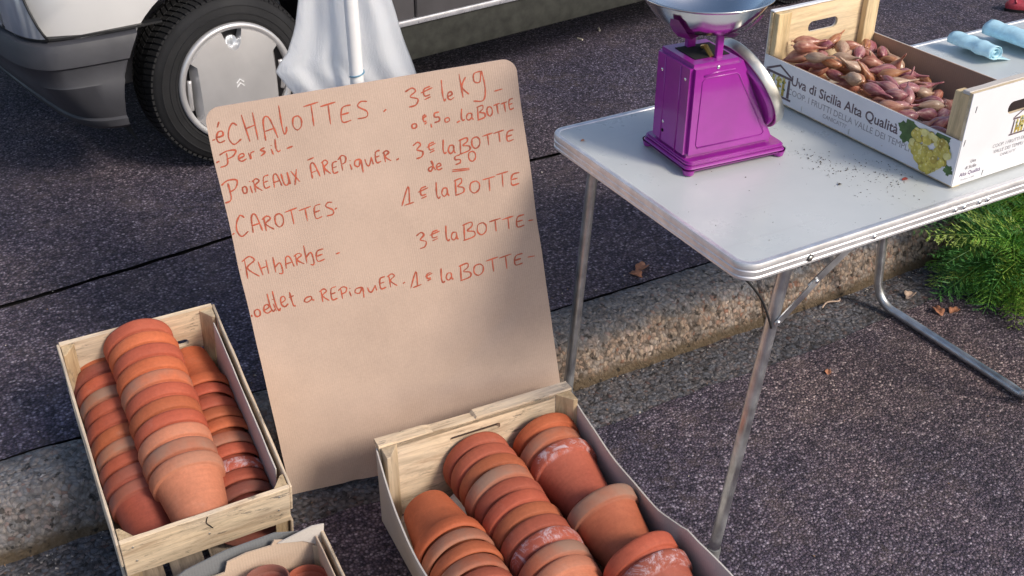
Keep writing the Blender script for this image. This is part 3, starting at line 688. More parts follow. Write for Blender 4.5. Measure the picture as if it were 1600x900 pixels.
def write(name, items, wdt=.0028):
    """items: (x, y, height, width, slope, text tokens)"""
    bm = bmesh.new()
    for x, y, x2, y2, hgt, toks in items:
        ws = []; 
        for c in toks: ws.append({' ': .45, '.': .3, ',': .25, "'": .12, 'i': .3, 'I': .35, 'l': .38, 'H': .68, '-': .5, 'e~': .7, '1': .7, '3': .7, '^': .6, '_': 0.8}.get(c, .62 if c.islower() else .78))
        tot = sum(ws); d = Vector((x2 - x, y2 - y)); L = d.length; d /= L; k = L / tot; nrm = Vector((-d.y, d.x)); cur = 0
        for c, wv in zip(toks, ws):
            if c != ' ':
                oy = random.uniform(-.07, .07); hs = random.uniform(.86, 1.12)
                for st in F[c]:
                    pts = [Vector((x, y)) + d * (cur + px * k * .97) + nrm * ((py * hs + oy) * hgt) for px, py in st]
                    P = smooth_path([(p.x, p.y, 0) for p in pts], 5) if len(pts) > 2 else [Vector((p.x, p.y, 0)) for p in pts]
                    if len(P) == 2: P = [P[0].lerp(P[1], t / 4) for t in range(5)]
                    L_, Rr = [], []
                    for i, p in enumerate(P):
                        dd = (P[min(i + 1, len(P) - 1)] - P[max(i - 1, 0)]);
                        if dd.length < 1e-7: dd = Vector((1, 0, 0))
                        dd.normalize(); n = Vector((-dd.y, dd.x, 0)); ww = wdt * .5 * (1 + .55 * noise.noise(p * 90) + .35 * noise.noise(p * 400)) * (1.0 if 0 < i < len(P) - 1 else .55)
                        for lst, sg in ((L_, 1), (Rr, -1)):
                            q = p + n * ww * sg; q.z = .0025 + bend(q.x, q.y) + .0005; q.x = max(.002, min(BW - .002, q.x)); lst.append(bm.verts.new(q))
                    for i in range(len(P) - 1): bm.faces.new((L_[i], L_[i + 1], Rr[i + 1], Rr[i]))
            cur += wv * k
    return link(name, bm, M['ink'], sign)
def T_(s):
    out = []; i = 0
    while i < len(s):
        if s[i:i + 2] == 'e~': out.append('e~'); i += 2
        else: out.append(s[i]); i += 1
    return out
random.seed(11)
LINES = [
 [(.004, .758, .012, .757, .03, '-'), (.012, .757, .034, .754, .040, 'e'), (.024, .768, .032, .770, .022, "'"), (.036, .752, .066, .754, .040, 'C'), (.070, .750, .100, .751, .050, 'H'), (.103, .750, .134, .752, .044, 'A'), (.139, .757, .152, .757, .052, 'L'), (.160, .757, .184, .757, .034, 'O'), (.186, .757, .250, .757, .038, 'TT'), (.252, .758, .316, .758, .038, 'ES'), (.337, .766, .345, .767, .03, '.'),
  (.384, .768, .413, .768, .036, '3'), (.417, .772, .444, .774, .026, ['e~']), (.455, .766, .463, .766, .040, 'l'), (.465, .766, .482, .767, .026, 'e'), (.493, .766, .516, .767, .046, 'K'), (.520, .768, .548, .769, .044, 'g'), (.558, .762, .583, .763, .02, '-')],
 [(.004, .722, .012, .722, .02, '.'), (.018, .716, .050, .720, .026, 'J'), (.046, .715, .132, .722, .026, 'ersil'), (.140, .721, .158, .724, .016, '-'),
  (.385, .724, .402, .724, .018, 'o'), (.410, .724, .426, .726, .024, ['e~', ',']), (.430, .725, .468, .725, .019, '5o'), (.476, .721, .512, .720, .026, '.la'), (.516, .718, .538, .719, .026, 'B'), (.538, .722, .598, .726, .020, 'OTTE')],
 [(-.0 + .004, .672, .010, .673, .02, '-'), (.010, .648, .042, .653, .036, 'J'), (.040, .652, .158, .659, .027, 'oiREAUX'), (.176, .660, .196, .662, .028, 'A'), (.177, .662, .192, .663, .028, '^'), (.200, .662, .252, .664, .026, 'REP'), (.252, .664, .306, .668, .026, 'iqu'), (.304, .666, .338, .668, .024, 'ER'), (.345, .668, .352, .668, .02, '.'),
  (.382, .664, .404, .665, .030, '3'), (.410, .668, .432, .670, .022, ['e~']), (.438, .663, .466, .662, .030, 'la'), (.470, .658, .500, .660, .032, 'B'), (.498, .662, .592, .667, .023, 'OTTE')],
 [(.404, .634, .436, .634, .024, 'de'), (.458, .636, .480, .638, .020, '5'), (.488, .638, .508, .640, .020, 'O'), (.450, .6265, .498, .6225, .02, '_'), (.450, .624, .498, .6205, .02, '_')],
 [(.002, .578, .009, .578, .03, '.'), (.012, .573, .040, .574, .038, 'C'), (.042, .573, .066, .574, .030, 'A'), (.066, .574, .112, .577, .028, 'RO'), (.112, .576, .166, .580, .026, 'TT'), (.166, .577, .212, .580, .026, 'ES'), (.208, .590, .214, .590, .02, '.'),
  (.344, .574, .370, .574, .036, '1'), (.378, .577, .402, .578, .026, ['e~']), (.411, .576, .440, .576, .032, 'la'), (.448, .574, .474, .575, .034, 'B'), (.480, .573, .592, .573, .026, 'OTTE')],
 [(.002, .494, .009, .497, .03, '-'), (.010, .484, .044, .485, .040, 'R'), (.040, .487, .062, .488, .028, 'H'), (.066, .488, .092, .489, .032, 'h'), (.090, .490, .132, .492, .024, 'AR'), (.130, .492, .156, .493, .034, 'h'), (.152, .492, .178, .494, .028, 'E'), (.192, .496, .204, .497, .02, '-'),
  (.358, .481, .380, .482, .036, '3'), (.386, .487, .410, .488, .024, ['e~']), (.416, .485, .444, .485, .030, 'la'), (.450, .480, .484, .482, .036, 'B'), (.482, .483, .590, .487, .025, 'OTTE'), (.588, .489, .604, .487, .02, '-')],
 [(.001, .404, .007, .404, .02, '.'), (.010, .403, .060, .409, .034, 'oei'), (.044, .406, .104, .414, .040, 'llet'), (.112, .411, .136, .414, .022, 'a'), (.146, .406, .204, .408, .026, 'REP'), (.202, .407, .268, .411, .026, 'iqu'), (.266, .409, .306, .411, .026, 'ER'), (.314, .412, .320, .412, .02, '.'),
  (.332, .399, .356, .400, .036, '1'), (.362, .407, .380, .408, .022, ['e~']), (.392, .401, .420, .401, .032, 'la'), (.430, .396, .462, .398, .036, 'B'), (.462, .399, .576, .405, .026, 'OTTE'), (.576, .412, .600, .410, .02, '-')],
]
for ln in LINES:
    for a, b, c, d, h, s in ln: write('handwritten_word', [(a, b, c, d, h, T_(s) if isinstance(s, str) else s)])

# ---------------------------------------------------------------- flower pots
def pot_bm(seed, h=.116, r0=.042, r1=.0545, rr=.0614, rim=.0255, chip=False):
    z1 = h - rim
    prof = [(0, .004), (.010, .004), (.0105, 0), (r0 - .003, 0), (r0 - .0008, .001), (r0, .004), (r0 + (r1 - r0) * .5, z1 * .5), (r1, z1 - .001), (r1 + .001, z1), (rr - .0022, z1 + .0004), (rr - .0006, z1 + .0022), (rr + .0010, h - .0060), (rr + .0002, h - .0022), (rr - .0022, h), (rr - .004, h), (rr - .0058, h - .002), (rr - .0065, z1 + .004), (r1 - .006, z1), (r0 - .005, .009), (0, .009)]
    bm = lathe(prof, 56); rs = random.Random(seed)
    for v in bm.verts:
        q = v.co; k = 1 + .007 * noise.noise(Vector((q.x * 14 + seed, q.y * 14, q.z * 8))); e = 1 + .006 * math.sin(math.atan2(q.y, q.x) * 2 + seed)
        v.co = Vector((q.x * k * e, q.y * k / e, q.z + .0008 * noise.noise(Vector((q.x * 20, q.y * 20 + seed, 3)))))
    return bm
POTS = []
for i, m in enumerate(POTM):
    me = bpy.data.meshes.new('pot'); b = pot_bm(i * 3.7 + 1); bmesh.ops.recalc_face_normals(b, faces=b.faces); b.to_mesh(me); b.free(); me.materials.append(m); me.polygons.foreach_set('use_smooth', [True] * len(me.polygons)); me.set_sharp_from_angle(angle=R(50)); POTS.append(me)
LOOK = ['orange', 'brick red', 'grey-stained', 'chalky white-marked', 'dark brownish', 'pale orange']
ORD = ['first', 'second', 'third', 'fourth', 'fifth', 'sixth', 'seventh', 'eighth', 'ninth', 'tenth', 'eleventh', 'twelfth']
def pot(M4, kind, label, group): 
    o = bpy.data.objects.new('terracotta_pot', POTS[kind]); COL.objects.link(o); o.matrix_world = M4 @ Matrix.Rotation(random.uniform(0, 6.28), 4, 'Z'); tag(o, label, 'flower pot', group); return o
def axis_m(base, d):
    d = Vector(d).normalized(); x = d.cross(Vector((0, 0, 1))).normalized(); y = d.cross(x); return Matrix(((x.x, y.x, d.x, base[0]), (x.y, y.y, d.y, base[1]), (x.z, y.z, d.z, base[2]), (0, 0, 0, 1)))
def stack(CM, base, d, sp, kinds, desc, crate_txt, group, viewer_first=True, path=None, scl=1.03):
    base = Vector(base); d = Vector(d).normalized(); n = len(kinds)
    for i, k in enumerate(kinds):
        p = base + d * (sp * i) + Vector((random.uniform(-.0012, .0012), 0, random.uniform(-.0008, .0012)))
        if path: p = p + Vector(path(i / max(1, n - 1)))
        dd = d + Vector((random.uniform(-.02, .02), 0, random.uniform(-.02, .02)))
        where = 'nearest pot' if i == 0 and viewer_first else (ORD[i] + ' pot from the ' + ('near' if viewer_first else 'far') + ' end')
        if i == 0 and not viewer_first: where = 'farthest pot, base up,'
        o = pot(CM @ axis_m(p, dd), k, f'{LOOK[k]} clay pot, {ORD[i]} from the {"near" if viewer_first else "far"} end, {desc} {crate_txt}', group); o.scale = (scl,) * 3

# ---------------------------------------------------------------- wooden crates
def plank(name, x0, x1, y0, y1, z0, z1, mat, parent, label=None, rough=.0012, n=18):
    """thin board with slightly ragged edges; long along its longest side"""
    dx, dy, dz = x1 - x0, y1 - y0, z1 - z0; bm = bmesh.new(); ax = 0 if dx >= max(dy, dz) else (1 if dy >= dz else 2)
    lo = [x0, y0, z0]; hi = [x1, y1, z1]; o1, o2 = [i for i in range(3) if i != ax]; rings = []; sd = random.uniform(0, 99)
    for i in range(n + 1):
        t = i / n; ring = []
        for a, b in ((0, 0), (1, 0), (1, 1), (0, 1)):
            c = [0, 0, 0]; c[ax] = lo[ax] + (hi[ax] - lo[ax]) * t; c[o1] = (lo, hi)[a][o1]; c[o2] = (lo, hi)[b][o2]
            q = Vector((t * 5 + sd, a * 3.1, b * 5.3)); c[o1] += rough * noise.noise(q * 1.3); c[o2] += rough * noise.noise(q * 1.3 + Vector((7, 7, 7))); ring.append(bm.verts.new(c))
        rings.append(ring)
    for a, b in zip(rings, rings[1:]):
        for k in range(4): bm.faces.new((a[k], a[(k + 1) % 4], b[(k + 1) % 4], b[k]))
    bm.faces.new(rings[0][::-1]); bm.faces.new(rings[-1]); bmesh.ops.recalc_face_normals(bm, faces=bm.faces); bevel(bm, min(.0012, min(dx, dy, dz) * .3), 1, 40)
    o = link(name, bm, mat, parent); 
    if label: o['label'] = label
    return o
def slot_panel(name, x0, x1, z0, z1, y0, th, slot, mat, parent, xtop=None):
    sx0, sx1, sz0, sz1, r = slot
    bm = extrude_poly([(x0, z0), (x1, z0), (x1, z1)] + (xtop or []) + [(x0, z1)], 0, th, [rrect(sx0, sx1, sz0, sz1, r, 5)] if slot[1] > slot[0] else None)
    xf(bm, Matrix(((1, 0, 0, 0), (0, 0, -1, y0 + th), (0, 1, 0, 0), (0, 0, 0, 1)))); bmesh.ops.recalc_face_normals(bm, faces=bm.faces); return link(name, bm, mat, parent)
def post(name, x, y, z0, z1, s, mat, parent, sx=1, sy=1):
    bm = extrude_poly([(x, y), (x + s * sx, y), (x + s * sx * .25, y + s * sy * .95), (x, y + s * sy)], z0, z1); bevel(bm, .001, 1); return link(name, bm, mat, parent)
def nail(parent, x, y, z, d=(0, -1, 0), r=.0022):
    bm = bmesh.new(); bmesh.ops.create_cone(bm, cap_ends=True, segments=8, radius1=r, radius2=r * .8, depth=.0016); o = link('nail', bm, M['steel_dull'], parent); o.matrix_local = axis_m((x, y, z), d); return o

random.seed(21)
# left crate: stands on the kerb at the back and in the gutter at the front
W1, L1, H1, F1 = .300, .488, .205, .055
pitch = math.asin(.1195 / .46)
C1 = Matrix.Translation((.067, 1.552, .002)) @ Matrix.Rotation(R(-1.2), 4, 'Z') @ Matrix.Rotation(pitch, 4, 'X')
c1 = tag(empty('wooden_crate', mat=C1), 'pale wooden crate full of terracotta pots, tilted on the kerb left of the sign', 'crate')
zt = F1 + H1
plank('end_plank', 0, W1, 0, .009, zt - .108, zt, M['wood_x'], c1)
plank('end_plank', 0, W1, 0, .009, F1 + .002, F1 + .034, M['wood_x'], c1)
slot_panel('far_end_plank', 0, W1, zt - .115, zt, L1 - .009, .009, (.055, W1 - .055, zt - .098, zt - .078, .0095), M['wood_x'], c1)
plank('far_end_plank', 0, W1, L1 - .009, L1, F1 + .002, F1 + .06, M['wood_x'], c1)
for x, sx in ((.001, 1), (W1 - .001, -1)):
    post('corner_post', x, .0095, .0, zt - .003, .026, M['wood_z'], c1, sx, 1); post('corner_post', x, L1 - .0095, .0, zt - .003, .026, M['wood_z'], c1, sx, -1)
for x in (-.0055, W1 + .0005):
    plank('side_plank', x, x + .005, .002, L1 - .002, zt - .075, zt - .002, M['wood_y'], c1); plank('side_plank', x, x + .005, .002, L1 - .002, F1 + .012, F1 + .09, M['wood_y'], c1)
plank('side_liner', W1 - .010, W1 - .0075, .05, L1 - .05, F1 + .01, zt - .004, M['liner'], c1, 'pale cardboard liner inside the right side')
for k in range(4): plank('bottom_slat', .004 + k * .074, .066 + k * .074, .003, L1 - .003, F1 + .008, F1 + .012, M['wood_y'], c1)
for x, z in ((.02, zt - .02), (.022, zt - .065), (W1 - .02, zt - .018), (W1 - .022, zt - .06), (.15, zt - .058)): nail(c1, x, -.001, z)
bm = bmesh.new(); tube(bm, smooth_path([(.150, -.0008, zt - .004), (.147, -.0012, zt - .02), (.153, -.0012, zt - .034), (.157, -.0008, zt - .044)], 4), .0009, 6); link('staple_wire', bm, M['black'], c1)
g1 = 'terracotta pots nested in the left crate'; ct = 'stack of left crate'
zb = F1 + .0125
stack(C1, (.066, .050, zb + .0640), (0, 1, 0), .0335, [4, 4, 1, 2, 0, 1, 1, 2, 1, 4, 0], 'left', ct, g1)
stack(C1, (.2340, .466, zb + .0640), (0, -1, 0), .0318, [0, 1, 1, 0, 0, 2, 1, 3, 1, 4, 4], 'right', ct, g1, False)
stack(C1, (.146, .012, zb + .130), (.0, 1, .04), .0338, [5, 2, 5, 1, 0, 1, 2, 0, 1, 0, 1], 'raised middle', ct, g1, scl=1.11)

# middle crate, lined with cardboard, on the road in front of the sign
W2, L2, H2 = .428, .655, .214
C2 = Matrix.Translation((.531, .898, .003)) @ Matrix.Rotation(R(-3.0), 4, 'Z')
c2 = tag(empty('wooden_crate', mat=C2), 'large cardboard-lined wooden crate of terracotta pots on the ground before the sign', 'crate')
slot_panel('far_end_panel', 0, W2, .02, H2 - .004, L2 - .010, .010, (.150, .262, H2 - .046, H2 - .032, .0050), M['wood_x'], c2)
bm = extrude_poly([(0, H2 - .014), (W2, H2 - .014), (W2, H2), (.21, H2 + .001), (.205, H2 - .006), (.115, H2 - .004), (.10, H2 + .0), (0, H2 + .002)], 0, .026)
xf(bm, Matrix(((1, 0, 0, 0), (0, 0, -1, L2 + .016), (0, 1, 0, 0), (0, 0, 0, 1)))); link('far_top_rail', bm, M['wood_x'], c2)
plank('near_end_panel', 0, W2, 0, .010, .02, H2 - .002, M['wood_x'], c2)
for x, sx in ((.004, 1), (W2 - .004, -1)):
    post('corner_post', x, L2 - .0105, .0, H2 - .004, .034, M['wood_z'], c2, sx, -1); post('corner_post', x, .0105, .0, H2 - .004, .034, M['wood_z'], c2, sx, 1)
for k in range(5): plank('bottom_slat', .006 + k * .088, .076 + k * .088, .011, L2 - .012, .014, .019, M['wood_y'], c2)
def bowed(name, side, mat, th=.003):
    """cardboard side, bulging outwards and sagging between the ends"""
    bm = bmesh.new(); n, nz = 40, 8; g = []
    for i in range(n + 1):
        t = i / n; y = L2 * t; row = []
        for k in range(nz + 1):
            zf = k / nz; top = H2 - .004 - (.036 if side < 0 else .030) * math.sin(math.pi * min(1, (1 - t) * 1.4 + .02)) ** .7 + .003 * noise.noise(Vector((t * 8, side, 2)))
            b = (.030 if side < 0 else -.004 * math.sin(math.pi * t) * 2.0 + .008 * math.sin(math.pi * min(1, max(0, (.42 - t) / .42))) - .016 * (1 - t) * min(1, t * 4)) * (math.sin(math.pi * t) if side < 0 else 1) * zf
            x = (-.003 - b) if side < 0 else (W2 + .001 + b); row.append(bm.verts.new((x, y, .012 + (top - .012) * zf)))
        g.append(row)
    for a, b in zip(g, g[1:]):
        for k in range(nz): bm.faces.new((a[k], a[k + 1], b[k + 1], b[k]))
    bmesh.ops.recalc_face_normals(bm, faces=bm.faces); bmesh.ops.solidify(bm, geom=bm.faces[:], thickness=th); return link(name, bm, mat, c2, smooth=True, angle=50)
bowed('cardboard_side', -1, M['liner']); bowed('cardboard_side', 1, M['liner'])
for x, z in ((.018, H2 - .012), (W2 - .018, H2 - .012), (W2 - .03, H2 - .04)): nail(c2, x, L2 - .0115, z)
# printed scrap of paper at the back of the crate
bm = bmesh.new()
for i in range(8):
    for k in range(5): bm.verts.new((.10 + i * .012, L2 - .03 - k * .02, .022 + .052 * (i / 7) + .008 * noise.noise(Vector((i * .5, k * .7, 3)))))
bm.verts.ensure_lookup_table()
for i in range(7):
    for k in range(4): bm.faces.new([bm.verts[i * 5 + k], bm.verts[(i + 1) * 5 + k], bm.verts[(i + 1) * 5 + k + 1], bm.verts[i * 5 + k + 1]])
sc_ = link('paper_scrap', bm, M['white_print'], None, smooth=True); sc_.matrix_world = C2; tag(sc_, 'crumpled white paper scrap between pot stacks at the back of the middle crate', 'paper')
g2 = 'terracotta pots nested in the middle crate'; ct2 = 'stack of middle crate'
BIG = Matrix.Scale(1.12, 4)
def stack2(base, d, sp, kinds, desc, vf, sc=1.12, g=g2, txt=ct2, CMx=None):
    CMx = CMx or C2; base = Vector(base); d = Vector(d).normalized()
    for i, k in enumerate(kinds):
        p = base + d * sp * i + Vector((random.uniform(-.002, .002), 0, random.uniform(-.001, .0015))); dd = d + Vector((random.uniform(-.03, .03), 0, random.uniform(-.025, .025)))
        where = (ORD[i] + ' pot from the ' + ('near' if vf else 'far') + ' end') if i else ('nearest pot' if vf else 'farthest pot, showing its base,')
        o = pot(CMx @ axis_m(p, dd), k, f'{LOOK[k]} clay pot, {ORD[i]} from the {"near" if vf else "far"} end, {desc} {txt}' if len(kinds) > 1 else f'{LOOK[k]} clay pot, {desc} {txt}', g); o.scale = (sc,) * 3
stack2((.062, .560, .097), (-.0, -1, 0), .0350, [0, 2, 0, 2, 1, 0, 3, 0, 2, 1, 0, 1], 'left', False, 1.17)
stack2((.203, .125, .108), (0.0, 1, .0), .0375, [5, 2, 3, 1, 0, 1, 1, 2, 0, 1, 1], 'middle', True, 1.20)
stack2((.350, .412, .102), (-.0, 1, .04), .040, [3, 2, 0], 'far right', True, 1.18)
stack2((.343, .242, .112), (-.04, 1, .22), .040, [2], 'right-hand single', True, 1.18, txt='row in the middle crate')
stack2((.340, .058, .114), (-.02, 1, .22), .038, [3, 1], 'near right', True, 1.18)

# third crate, bottom left
W3, L3, H3 = .325, .46, .190
C3 = Matrix.Translation((.050, .978, .002)) @ Matrix.Rotation(R(-3.0), 4, 'Z')
c3 = tag(empty('wooden_crate', mat=C3), 'small cardboard-lined crate at the bottom edge below the left crate', 'crate')
def liner_wall(name, pts, mat, y0, th, bend_=0.0):
    bm = extrude_poly(pts, 0, th); xf(bm, Matrix(((1, 0, 0, 0), (0, 0, -1, y0 + th), (0, 1, 0, 0), (0, 0, 0, 1)))); bmesh.ops.recalc_face_normals(bm, faces=bm.faces); return link(name, bm, mat, c3)
plank('far_end_plank', 0, W3, L3 - .009, L3, .05, H3 - .03, M['wood_x'], c3)
liner_wall('back_liner', [(.008, .02), (W3 - .006, .02), (W3 - .006, .150), (W3 - .03, .180), (W3 - .07, .198), (.235, .206), (.228, .196), (.185, .198), (.150, .192), (.143, .170), (.07, .160), (.008, .142)], M['liner_beige'], L3 - .014, .003)
liner_wall('outer_liner', [(.004, .02), (W3 - .01, .02), (W3 - .03, .188), (.24, .207), (.15, .203), (.08, .188), (.03, .160), (.004, .12)], M['liner_blue'], L3 + .002, .003)
liner_wall('corner_flap', [(W3 - .085, .200), (W3 - .04, .186), (W3 - .006, .160), (W3 + .001, H3 + .020), (W3 - .022, H3 + .024)], M['liner'], L3 - .0175, .0025)
for x in (0, W3 - .006): plank('side_plank', x, x + .005, 0, L3 - .01, .10, H3 + .006, M['wood_y'], c3); plank('side_plank', x, x + .005, 0, L3 - .01, .02, .085, M['wood_y'], c3)
plank('side_liner', W3 - .018, W3 - .015, .004, L3 - .02, .02, H3 + .002, M['liner_beige'], c3); plank('side_liner', .012, .015, .004, L3 - .02, .02, H3 - .02, M['liner_beige'], c3)
plank('near_end_plank', 0, W3, -.009, 0, .02, H3, M['wood_x'], c3)
for x in (.006, W3 - .006):
    post('corner_post', x, L3 - .018, 0, H3 - .02, .02, M['wood_z'], c3, 1 if x < .1 else -1, -1)
for k in range(4): plank('bottom_slat', .004 + k * .075, .066 + k * .075, .002, L3 - .012, .012, .016, M['wood_y'], c3)
g3 = 'terracotta pots in the small front crate'
stack2((.196, .378, .020), (.06, .10, 1), .0275, [1, 0, 1, 4], 'upright', True, .64, g3, 'stack at back liner, front crate', C3)
stack2((.266, .384, .020), (.02, .05, 1), .0275, [0, 4, 1], 'upright', True, .62, g3, 'stack at right wall, front crate', C3)
stack2((.120, .200, .020), (.0, .05, 1), .0275, [0, 1], 'upright', True, .8, g3, 'stack in front crate, bottom edge', C3)

# ---------------------------------------------------------------- folding table
random.seed(31)
TZ = .700; TX0, TX1, TY0, TY1 = 1.056, 2.76, 1.120, 1.742
tb = tag(empty('folding_table', (TX0, TY0, 0)), 'long white folding table with aluminium edge and tube legs carrying the purple scale', 'table')
def tab(bm, name, mat, **k):
    xf(bm, Matrix.Translation((-TX0, -TY0, 0))); return link(name, bm, mat, tb, **k)
bm = extrude_poly(rrect(TX0 + .011, TX1 - .011, TY0 + .011, TY1 - .011, .025, 8), TZ - .022, TZ - .0012); tab(bm, 'tabletop', M['laminate'])
def rim_sweep():
    bm = bmesh.new(); prof = [(.012, -.0012), (.0105, .0006), (.006, .0018), (.0015, .0008), (0, -.003), (0, -.0075), (.0016, -.009), (.0016, -.012), (.0002, -.0135), (.0002, -.019), (.0016, -.0205), (.0016, -.0235), (.0002, -.025), (.0002, -.029), (.003, -.0315), (.012, -.0315)]
    loops = [[bm.verts.new((x, y, TZ + z)) for x, y in rrect(TX0 + o, TX1 - o, TY0 + o, TY1 - o, .036 - o, 10)] for o, z in prof]; n = len(loops[0])
    for a, b in zip(loops, loops[1:] + loops[:1]):
        for k in range(n): bm.faces.new((a[k], a[(k + 1) % n], b[(k + 1) % n], b[k]))
    return bm
tab(rim_sweep(), 'aluminium_edge', M['alu'], smooth=True, angle=35)
def rivet(x, y, z, d, r=.0045, mat='screw'):
    bm = bmesh.new(); bmesh.ops.create_uvsphere(bm, u_segments=12, v_segments=6, radius=r); xf(bm, Matrix.Diagonal((1, 1, .5, 1))); o = link('rivet', bm, M[mat], tb, smooth=True); o.matrix_local = Matrix.Translation((-TX0, -TY0, 0)) @ axis_m((x, y, z), d)
    return o
for x, mt in ((1.196, 'steel_dull'), (1.342, 'screw'), (1.540, 'screw'), (1.562, 'screw'), (1.602, 'screw'), (1.624, 'screw'), (2.16, 'steel_dull')):
    rivet(x, TY0 - .0005, TZ - .0185, (0, -1, 0), .0048, mt); rivet(x, TY1 + .0005, TZ - .0185, (0, 1, 0), .0048, mt)
rt = bmesh.new(); tube(rt, [(1.196, TY0 - .001, TZ - .0185), (1.196, TY0 + .004, TZ - .0185)], .0065, 12); tab(rt, 'washer', M['black'])
def leg(pts, r=.0115): 
    bm = bmesh.new(); tube(bm, pts, r, 18); return tab(bm, 'leg', M['alu_tube'], smooth=True, angle=50)
YN, YFa = TY0 + .026, TY1 - .026
leg([(1.172, YN, TZ - .024), (1.098, YN + .004, .016)]); leg([(1.160, YFa, TZ - .024), (1.108, YFa, .016)])
for x, y in ((1.0975, YN + .004), (1.1075, YFa)):
    bm = bmesh.new(); tube(bm, [(x + .002, y, .03), (x, y, .001)], .0135, 16); tab(bm, 'foot_cap', plain('grey_foot_cap', (.16, .16, .16), .6), smooth=True, angle=50)
cb = bmesh.new(); tube(cb, [(1.158, YN, TZ - .034), (1.158, YFa, TZ - .034)], .009, 12); tab(cb, 'cross_tube', M['alu_tube'], smooth=True)
# right U frame: a single bent tube
p = [(1.975, YFa - .05, TZ - .03), (2.043, YFa - .05, .10), (2.048, YFa - .052, .065), (2.054, YFa - .066, .032), (2.058, YFa - .095, .0135), (2.060, YFa - .13, .0125)]
q = [(x, TY0 + TY1 - y - .045, z) for x, y, z in reversed(p)]
bm = bmesh.new(); tube(bm, [p[0], p[1]] + smooth_path(p[1:], 5)[1:] + smooth_path(q[:-1], 5) + [q[-1]], .0115, 18); tab(bm, 'leg_frame', M['alu_tube'], smooth=True, angle=50)
def flatbar(name, a, b, wd=.013, th=.0022, nrm=(0, 1, 0), mat='alu_tube'):
    a, b = Vector(a), Vector(b); L = (b - a).length; d = (b - a).normalized(); n = Vector(nrm); s = d.cross(n)
    bm = extrude_poly(rrect(-.006, L + .006, -wd / 2, wd / 2, wd * .45, 5), -th / 2, th / 2); xf(bm, Matrix(((d.x, s.x, -n.x, a.x), (d.y, s.y, -n.y, a.y), (d.z, s.z, -n.z, a.z), (0, 0, 0, 1)))); bmesh.ops.recalc_face_normals(bm, faces=bm.faces); return tab(bm, name, M[mat])
for y, s in ((YN - .013, -1), (YFa + .013, 1)):
    flatbar('strut', (1.158, y, .555), (1.232, y + s * .0026, .619)); flatbar('strut', (1.222, y, .611), (1.312, y, .672), .016); rivet(1.232, y + s * .004, .619, (0, s, 0), .004); rivet(1.159, y + s * .002, .556, (0, s, 0), .004)
    flatbar('strut', (2.01, y - s * .045, .50), (1.90, y - s * .045, .655), .013)
bm = bmesh.new(); tube(bm, smooth_path([(1.060, TY0 + .05, .668), (1.088, TY0 + .035, .655), (1.118, TY0 + .022, .615), (1.136, TY0 + .016, .575), (1.146, TY0 + .014, .548)], 5), .0022, 8); tab(bm, 'spring_wire', M['black'], smooth=True)

# ---------------------------------------------------------------- purple kitchen scale
SCM = Matrix.Translation((1.168, 1.428, TZ + .0012)) @ Matrix.Rotation(R(-4.5), 4, 'Z')
sc = tag(empty('weighing_scale', mat=SCM), 'glossy purple weighing scale with steel bowl standing on the white table', 'scale')
BX, BY = .232, .172
bm = extrude_poly(rrect(0, BX, 0, BY, .016, 6), .008, .018); bevel(bm, .005, 3, 40); link('base_plate', bm, M['purple'], sc, smooth=True, angle=40)
bm = extrude_poly(rrect(.006, BX - .006, .006, BY - .006, .012, 5), .018, .026); bevel(bm, .003, 2, 40); link('base_step', bm, M['purple'], sc, smooth=True, angle=40)
for x, y in ((.014, .014), (BX - .014, .014), (.014, BY - .014), (BX - .014, BY - .014)):
    bm = bmesh.new(); bmesh.ops.create_cone(bm, cap_ends=True, segments=20, radius1=.010, radius2=.0125, depth=.010); xf(bm, Matrix.Translation((x, y, .005))); link('foot', bm, M['purple'], sc, smooth=True, angle=40)
bx0, bxt, bxb, by0, by1, bz0, bz1 = .008, .118, .212, .022, .145, .026, .208
def housing():
    bm = bmesh.new()
    out = [(bx0, bz0), (bxb, bz0), (bxt, bz1), (bx0, bz1)]
    bm2 = extrude_poly(out, by0, by1); xf(bm2, Matrix(((1, 0, 0, 0), (0, 0, 1, 0), (0, 1, 0, 0), (0, 0, 0, 1)))); bm.free(); bmesh.ops.recalc_face_normals(bm2, faces=bm2.faces); bevel(bm2, .0075, 4, 30); return bm2
link('housing', housing(), M['purple'], sc, smooth=True, angle=35)
# pressed panel on the near face: a raised bead following the face outline
def bead(name, P, r, mat, closed=True):
    pts = [Vector(p) for p in P]; bm = bmesh.new(); tube(bm, pts + ([pts[0]] if closed else []), r, 8); return link(name, bm, mat, sc, smooth=True)
def face_pt(x, z): return (x, by0 - .0002, z)
q = [(.034, .046), (.176, .046), (.182, .052), (.110, .178), (.104, .182), (.038, .182), (.032, .176), (.030, .052)]
bead('pressed_panel', [face_pt(*p) for p in q], .0013, M['purple'])
bead('pressed_panel', [face_pt(.034, .186), face_pt(.060, .190), face_pt(.100, .1905)], .0018, M['purple'], False)
bead('corner_fold', [(.0078, by0 + .036, bz0 + .004), (.0078, by0 + .036, bz1 - .01)], .0016, M['purple'], False)
bead('corner_fold', [(.0078, by0 + .088, bz0 + .004), (.0078, by0 + .088, bz1 - .01)], .0012, M['purple'], False)
def screw(x, y, z, d, r=.0032, mat='screw'):
    bm = bmesh.new(); bmesh.ops.create_uvsphere(bm, u_segments=12, v_segments=6, radius=r); xf(bm, Matrix.Diagonal((1, 1, .45, 1))); o = link('screw', bm, M[mat], sc, smooth=True); o.matrix_local = axis_m((x, y, z), d)
screw(bx0 - .0003, by0 + .020, .178, (-1, 0, 0)); screw(bx0 - .0003, by0 + .098, .170, (-1, 0, 0)); screw(bx0 - .0003, by0 + .082, .072, (-1, 0, 0)); screw(.063, by0 - .0003, .199, (0, -1, 0), .0036)
